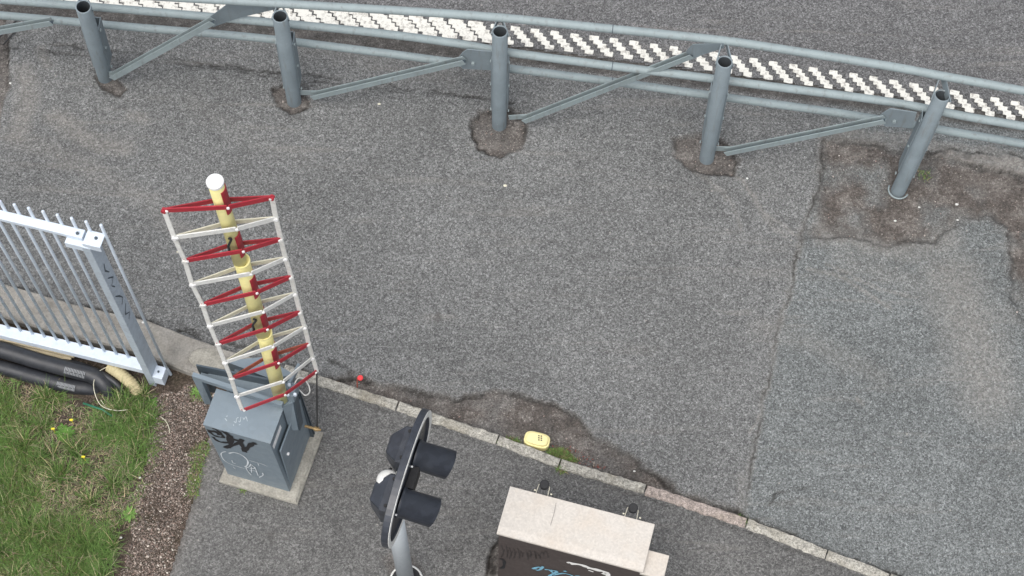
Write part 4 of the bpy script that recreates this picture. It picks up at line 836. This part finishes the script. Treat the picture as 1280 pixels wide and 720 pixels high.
# ---------------------------------------------------------------- loose stones, gravel, grass, weeds
def soup(name, co, fc, tints, mat, label=None, kind='stuff'):
    me = bpy.data.meshes.new(name); me.vertices.add(len(co)); me.vertices.foreach_set('co', co.ravel().astype(np.float32)); k = fc.shape[1]
    me.loops.add(fc.size); me.loops.foreach_set('vertex_index', fc.ravel().astype(np.int32)); me.polygons.add(len(fc)); me.polygons.foreach_set('loop_start', np.arange(0, fc.size, k, dtype=np.int32)); me.update(calc_edges=True)
    a_ = me.color_attributes.new('tint', 'FLOAT_COLOR', 'POINT'); t = np.ones((len(co), 4), np.float32); t[:, :3] = tints; a_.data.foreach_set('color', t.ravel())
    o = link(name, me, mat); tag(o, label, None, None, kind); return o
def zver(x, y): X, Y = np.array(x), np.array(y); return verge_fn(X, Y)[0]
OC = np.array([[1, 0, 0], [-1, 0, 0], [0, 1, 0], [0, -1, 0], [0, 0, 1], [0, 0, -1]], float); OF = np.array([[0, 2, 4], [2, 1, 4], [1, 3, 4], [3, 0, 4], [2, 0, 5], [1, 2, 5], [3, 1, 5], [0, 3, 5]])
def stones(name, x, y, z, size, cols, label):
    n = len(x); v = OC[None] * size[:, None, None] * rng.uniform(.55, 1.15, (n, 6, 3)) * np.array([1, 1, .6]); v += rng.normal(0, .18, v.shape) * size[:, None, None]
    a_ = rng.uniform(0, 6.28, n); c, s = np.cos(a_)[:, None], np.sin(a_)[:, None]; vx, vy = v[..., 0] * c - v[..., 1] * s, v[..., 0] * s + v[..., 1] * c
    co = np.stack([vx + x[:, None], vy + y[:, None], v[..., 2] + z[:, None]], -1).reshape(-1, 3); fc = (OF[None] + 6 * np.arange(n)[:, None, None]).reshape(-1, 3)
    return soup(name, co, fc, np.repeat(cols, 6, 0), M_stone, label)
def scatter(poly, n, jitter=.0):
    P = np.array([p[:2] for p in poly]); lo, hi = P.min(0), P.max(0); x = rng.uniform(lo[0], hi[0], n); y = rng.uniform(lo[1], hi[1], n); k = sdf(poly, x, y) < jitter * fbm(x, y, 5, 3, 3) * 2; return x[k], y[k]
GRAV = G((182, 492), (205, 484), (250, 478), (290, 500), (300, 540), (262, 560), (246, 622), (216, 720), (200, 790), (120, 790), (140, 720), (165, 640), (180, 590), (188, 540))
x, y = scatter(GRAV, 46000, .10); n = len(x); sz = rng.gamma(4, .00125, n).clip(.0028, .014)
pal = np.array([[.19, .155, .135], [.27, .20, .175], [.33, .27, .24], [.15, .13, .12], [.46, .40, .36], [.64, .60, .55], [.09, .075, .065]]); cols = pal[rng.choice(7, n, p=[.29, .17, .16, .17, .10, .03, .08])] * rng.uniform(.7, 1.2, (n, 1)) * np.array([1, .985, .94])
pat = fbm(x, y, 5, 3, 21); kk = rng.random(n) < np.clip(1.3 + 3.2 * pat, .25, 1); x, y, sz, cols = x[kk], y[kk], sz[kk], cols[kk]
stones('gravel', x, y, zver(x, y) + .001, sz, cols, 'brown and pink gravel strip between grass and pavement')
# grit in the worn places and along edges of the path
gx, gy, = [], []
for P, n in ((W_P5, 1500), (W_K, 1100), (W_P3, 160), (W_P4, 160), (W_P2, 60)):
    x, y = scatter(P, n); k = (sdf(south, x, y) > .0) & (np.abs(x) < 4.6); gx.append(x[k]); gy.append(y[k])
gx, gy = np.concatenate(gx), np.concatenate(gy); zz = path_fn(gx, gy)[0]; n = len(gx); cols = pal[rng.choice(7, n, p=[.22, .2, .2, .12, .15, .03, .08])] * rng.uniform(.8, 1.25, (n, 1)); stones('grit', gx, gy, zz + .001, rng.gamma(3, .0012, n).clip(.002, .011), cols, 'loose grit lying in the worn dirt patches')
# single pale pebbles that stand out
pebs = [((631.5, 232), .022, 'light beige pebble alone in the middle of the path', .0), ((1196, 255.5), .020, 'bright white pebble right of the rightmost rail post', -.02), ((1119, 276), .017, 'white pebble in the dirt below the rightmost rail post', -.02), ((1149, 259), .014, 'small white pebble in dirt just right of the rightmost post foot', -.02), ((1197, 275), .014, 'pale pebble at the edge of the dirt patch below the bright white one', -.02), ((934, 223), .014, 'small white pebble on the path near the fourth post', 0), ((13, 104), .017, 'white pebble at the left edge of the path', -.01), ((592, 145), .015, 'white pebble on the rim of the middle post dirt patch', -.01), ((474, 130), .020, 'pale flat stone on the path left of the middle post', 0), ((179, 403), .018, 'white pebble behind the gate post on the concrete beam', .045), ((175, 597), .014, 'white stone on gravel beside the grass', -.03), ((151, 672), .015, 'white stone at the lower grass edge', -.03), ((793, 589), .014, 'white pebble in the gutter near the kerb', -.015), ((222, 315), .012, 'tiny pale stone on the path right of the gate', 0)]
for (p, s, lab, z) in pebs:
    c = W(*p, max(z, -.02)); bm = bmesh.new(); r_ = bmesh.ops.create_icosphere(bm, subdivisions=2, radius=1)
    for v in bm.verts: v.co = Vector((v.co.x * s * .7, v.co.y * s * .5, v.co.z * s * .4)) * random.uniform(.85, 1.12) + c
    m = M_white if 'white' in lab else M_cream; tag(bm_obj('pebble', bm, m), lab, 'pebble')
# grass
GRASS = G((-260, 420), (-100, 455), (0, 470), (110, 500), (185, 488), (196, 505), (192, 540), (178, 590), (160, 650), (135, 720), (120, 800), (-300, 800))
def blades(x, y, L, wd, lean, cols, seg=3):
    n = len(x); a_ = rng.uniform(0, 2 * np.pi, n); z = zver(x, y); dx, dy = np.cos(a_), np.sin(a_); co = np.zeros((n, (seg + 1) * 2, 3)); bend = rng.uniform(.3, 1.0, n); yaw = rng.normal(0, .5, n)
    px_, py_, pz = x.copy(), y.copy(), z - .004
    for k in range(seg + 1):
        t = k / seg; w_ = wd * (1 - t * .85) ; el = np.pi / 2 - lean * (1 + bend * t * .9); aa = a_ + yaw * t
        if k: px_ = px_ + np.cos(aa) * np.cos(el) * L / seg; py_ = py_ + np.sin(aa) * np.cos(el) * L / seg; pz = np.maximum(pz + np.sin(el) * L / seg, z + .002)
        co[:, 2 * k] = np.stack([px_ - np.sin(aa) * w_ / 2, py_ + np.cos(aa) * w_ / 2, pz], -1); co[:, 2 * k + 1] = np.stack([px_ + np.sin(aa) * w_ / 2, py_ - np.cos(aa) * w_ / 2, pz], -1)
    f = np.array([[2 * k, 2 * k + 1, 2 * k + 3, 2 * k + 2] for k in range(seg)]); fc = (f[None] + (seg + 1) * 2 * np.arange(n)[:, None, None]).reshape(-1, 4); return co.reshape(-1, 3), fc, np.repeat(cols, (seg + 1) * 2, 0)
x, y = scatter(GRASS, 190000, .16); gnoise = fbm(x, y, 3.2, 4, 40); dens = np.clip(.75 + 2.2 * gnoise, .12, 1); ed_ = np.clip(-sdf(GRASS, x, y) / .22, 0, 1); k = rng.random(len(x)) < dens * (.25 + .75 * ed_); x, y, gnoise = x[k], y[k], gnoise[k]; n = len(x)
straw = rng.random(n) < np.clip(.32 - 1.9 * gnoise, .08, .8)
green = np.array([.115, .180, .048]) * rng.uniform(.55, 1.7, (n, 1)) * rng.uniform(.85, 1.15, (n, 3)); green2 = np.array([.125, .215, .056]) * rng.uniform(.7, 1.4, (n, 1)); dry = np.array([.40, .34, .22]) * rng.uniform(.35, 1.35, (n, 1)) * rng.uniform(.9, 1.1, (n, 3))
br = (fbm(x, y, 5, 3, 77) > .08)[:, None]; cols = np.where(straw[:, None], dry, np.where(br, green2, green))
co, fc, tn = blades(x, y, (rng.gamma(5, .013, n) * (1.0 + 2.2 * np.clip(gnoise, -.15, .4))).clip(.02, .19), rng.uniform(.003, .0068, n), np.abs(rng.normal(.8, .4, n)), cols); soup('grass', co, fc, tn, M_blade, 'rough green grass mixed with dry straw')
# taller tufts that throw their blades outwards
tx, ty = scatter(GRASS, 150, .1); TX, TY = [], []
for a_, b2 in zip(tx, ty): m_ = int(rng.integers(40, 130)); TX.append(a_ + rng.normal(0, .020, m_)); TY.append(b2 + rng.normal(0, .020, m_))
TX, TY = np.concatenate(TX), np.concatenate(TY); n = len(TX); cols = np.where(rng.random((n, 1)) < .16, np.array([.42, .37, .22]), np.array([.105, .185, .045])) * rng.uniform(.5, 1.5, (n, 1)) * rng.uniform(.9, 1.1, (n, 3))
co, fc, tn = blades(TX, TY, rng.uniform(.07, .20, n), rng.uniform(.0035, .0075, n), np.abs(rng.normal(.55, .3, n)), cols); soup('grass_tufts', co, fc, tn, M_blade, 'taller fresh green grass tufts standing over the short grass')
# sparse tufts over gravel edge, by the kerb, at the cabinet
P_ = [G((238, 480), (258, 480), (262, 500), (240, 500)), G((236, 560), (258, 548), (264, 560), (248, 625), (232, 620)), G((684, 560), (704, 562), (728, 575), (718, 580), (690, 572)), G((630, 545), (650, 549), (650, 556), (632, 552)), G((300, 612), (312, 612), (312, 619), (300, 619)), G((600, 545), (630, 553), (630, 560), (600, 550)), G((920, 645), (940, 652), (936, 658), (918, 650)), G((1150, 212), (1165, 212), (1160, 226), (1148, 222)), G((700, 585), (712, 590), (706, 594), (696, 590))]
nn_ = [500, 1500, 1500, 260, 120, 160, 140, 60, 120]; X_, Y_ = [], []
for P, n in zip(P_, nn_):
    x, y = scatter(P, n * 2, .04); X_.append(x[:n]); Y_.append(y[:n])
x, y = np.concatenate(X_), np.concatenate(Y_); n = len(x); _zv = zver
def zver(x, y):
    d = pave_mask(x, y); s = sdf(south, x, y); return np.where(s > 0, -.012, np.where(d < 0, .038, verge_fn(x, y)[0]))
cols = np.array([.13, .21, .055]) * rng.uniform(.5, 1.6, (n, 1)) * rng.uniform(.85, 1.15, (n, 3)); dr_ = rng.random(n) < .25; cols[dr_] = np.array([.24, .19, .11]) * rng.uniform(.5, 1.3, (dr_.sum(), 1))
co, fc, tn = blades(x, y, rng.uniform(.012, .045, n), rng.uniform(.003, .006, n), np.abs(rng.normal(.8, .4, n)), cols, 2); soup('ground_cover', co, fc, tn, M_blade, 'small tufts and moss along gravel, kerb and plinth')
# dead leaves and litter crumbs by the tuft at the kerb
x, y = scatter(G((686, 552), (720, 560), (760, 585), (735, 584), (700, 566)), 260); n = len(x); pl = np.array([[.20, .06, .05], [.14, .075, .05], [.36, .31, .24], [.10, .05, .04]]); cols = pl[rng.choice(4, n, p=[.4, .3, .12, .18])]
co, fc, tn = blades(x, y, rng.uniform(.008, .02, n), rng.uniform(.006, .012, n), rng.uniform(1.2, 1.5, n), cols, 2); soup('leaf_litter', co, fc, tn, M_blade, 'reddish dead leaf crumbs next to the kerb tuft')
# leafy weeds
def weed(px, R_, nl, mat, label, flowers=(), wide=.30):
    c = W(px[0], px[1], -.03); c.z = float(verge_fn(np.array([c.x]), np.array([c.y]))[0][0]); wd = empty('weed', c); tag(wd, label, 'weed'); bm = bmesh.new()
    for k in range(nl):
        a_ = k * 2.4 + random.uniform(-.3, .3); L = R_ * random.uniform(.55, 1.1); el = random.uniform(.15, .9); prev = None; p = c.copy() + Vector((0, 0, .003)); dirv = Vector((math.cos(a_), math.sin(a_), 0)); sdv = Vector((-dirv.y, dirv.x, 0)); m_ = 6
        for i in range(m_ + 1):
            t = i / m_; ww = L * wide * math.sin(math.pi * min(.97, .08 + .9 * t)) ** .8 * (1 + .25 * (i % 2)); e = el * (1 - 1.3 * t)
            if i: p = p + (dirv * math.cos(e) + Vector((0, 0, math.sin(e)))) * L / m_
            row = (bm.verts.new(p - sdv * ww / 2 + Vector((0, 0, ww * .15))), bm.verts.new(p), bm.verts.new(p + sdv * ww / 2 + Vector((0, 0, ww * .15))))
            if prev: bm.faces.new((prev[0], prev[1], row[1], row[0])); bm.faces.new((prev[1], prev[2], row[2], row[1]))
            prev = row
    bm_obj('leaves', bm, mat, wd)
    for f in flowers:
        q = W(*f, c.z + .09); bm = bmesh.new(); tube(bm, [Vector((q.x, q.y, c.z)), q], .002, 5)
        for k in range(12): a_ = k * .5236; bar(bm, q, q + Vector((math.cos(a_) * .014, math.sin(a_) * .009, .002)), .004, .002, (0, 0, 1) if False else (-math.sin(a_), math.cos(a_), 0))
        bm_obj('flower', bm, M_flower, wd)
weed((172, 520), .10, 30, M_leaf2, 'bushy pale green weed just below the gate post', (), .26); weed((160, 545), .07, 20, M_leaf, 'darker leafy weed below the pale bushy one at the gravel edge')
weed((80, 541), .09, 30, M_leaf, 'dark green dandelion with yellow flowers in the grass', ((66, 536), (89, 525))); weed((104, 575), .05, 14, M_leaf2, 'small dandelion with one yellow flower lower in the grass', ((104, 571),))
weed((162, 642), .065, 24, M_leaf2, 'compact green weed where grass meets gravel, lower left'); weed((2, 545), .08, 20, M_leaf, 'broad leaved weed at the left edge of the grass', (), .35); weed((45, 635), .06, 20, M_leaf2, 'bright green leafy patch in the middle of the grass'); weed((246, 490), .045, 14, M_leaf2, 'little green weed at the beam beside the barrier cabinet')
weed((190, 503), .05, 16, M_leaf, 'low weed right beside the foot of the gate post')
# twigs and straw stalks
for pts, lab in ((((126, 500), (136, 512), (150, 514)), 'thin pale stalk curved over the top of the grass'), (((200, 520), (207, 526), (211, 534), (212, 541)), 'curved pale straw lying on the gravel'), (((4, 604), (5, 630), (7, 652)), 'straight pale stalk at the left edge of the grass')):
    P = [W(a, b_, -.03) for a, b_ in pts]; P = [Vector((p.x, p.y, float(verge_fn(np.array([p.x]), np.array([p.y]))[0][0]) + .012)) for p in P]; bm = bmesh.new(); tube(bm, smooth_pts(P, 5), .003, 6); tag(bm_obj('stalk', bm, M_cream), lab, 'stalk')
# two rusty rods at the top left
for (a_, b2), lab in ((((-6, 52), (22, 24)), 'upper of two dark rods lying at the top left corner of the path'), (((4, 56), (34, 22)), 'lower of two dark rods lying at the top left corner of the path')):
    bm = bmesh.new(); tube(bm, [W(*a_, .02), W(*b2, .03)], .007, 8); tag(bm_obj('rod', bm, M_rod), lab, 'rod')

# ---------------------------------------------------------------- every loose piece becomes an object of its own
SPLIT = {'bolt', 'bracket', 'carrier_plate', 'latch', 'screw', 'wire_bracket', 'printed_strip', 'dark_print', 'scrawl', 'mounting_arm', 'graffiti', 'scribble', 'scratches', 'blue_graffiti', 'white_graffiti', 'dark_scribble'}
for o in [o for o in C.objects if o.type == 'MESH' and o.parent and o.name.split('.')[0] in SPLIT]:
    bm = bmesh.new(); bm.from_mesh(o.data); bm.verts.ensure_lookup_table(); seen = set(); isl = []
    for v in bm.verts:
        if v.index in seen: continue
        st, comp = [v], []
        seen.add(v.index)
        while st:
            q = st.pop(); comp.append(q.index)
            for e in q.link_edges:
                t = e.other_vert(q)
                if t.index not in seen: seen.add(t.index); st.append(t)
        isl.append(set(comp))
    if len(isl) > 1:
        nm = o.name.split('.')[0]
        for comp in isl[1:]:
            b2 = bm.copy(); bmesh.ops.delete(b2, geom=[v for v in b2.verts if v.index not in comp], context='VERTS'); me = bpy.data.meshes.new(nm); b2.to_mesh(me); b2.free(); me.materials.append(o.data.materials[0]); c = bpy.data.objects.new(nm, me); C.objects.link(c); c.parent = o.parent; c.matrix_parent_inverse = o.matrix_parent_inverse.copy(); c.location = o.location
        bmesh.ops.delete(bm, geom=[v for v in bm.verts if v.index not in isl[0]], context='VERTS'); bm.to_mesh(o.data)
    bm.free()
for o in C.objects:
    n_ = o.name.split('.')[0]
    if n_ in ('leaves', 'flower'): o['kind'] = 'stuff'
    if o.parent: continue
    g_ = {'pebble': 'pale pebbles scattered over the path and verge', 'weed': 'leafy weeds in the verge', 'stalk': 'dry stalks on the verge', 'rod': 'dark rods at the path corner'}.get(n_)
    if g_: o['group'] = g_
    if o.get('category') == 'conduit' and 'black' in o['label']: o['group'] = 'black conduits lying along the gate'
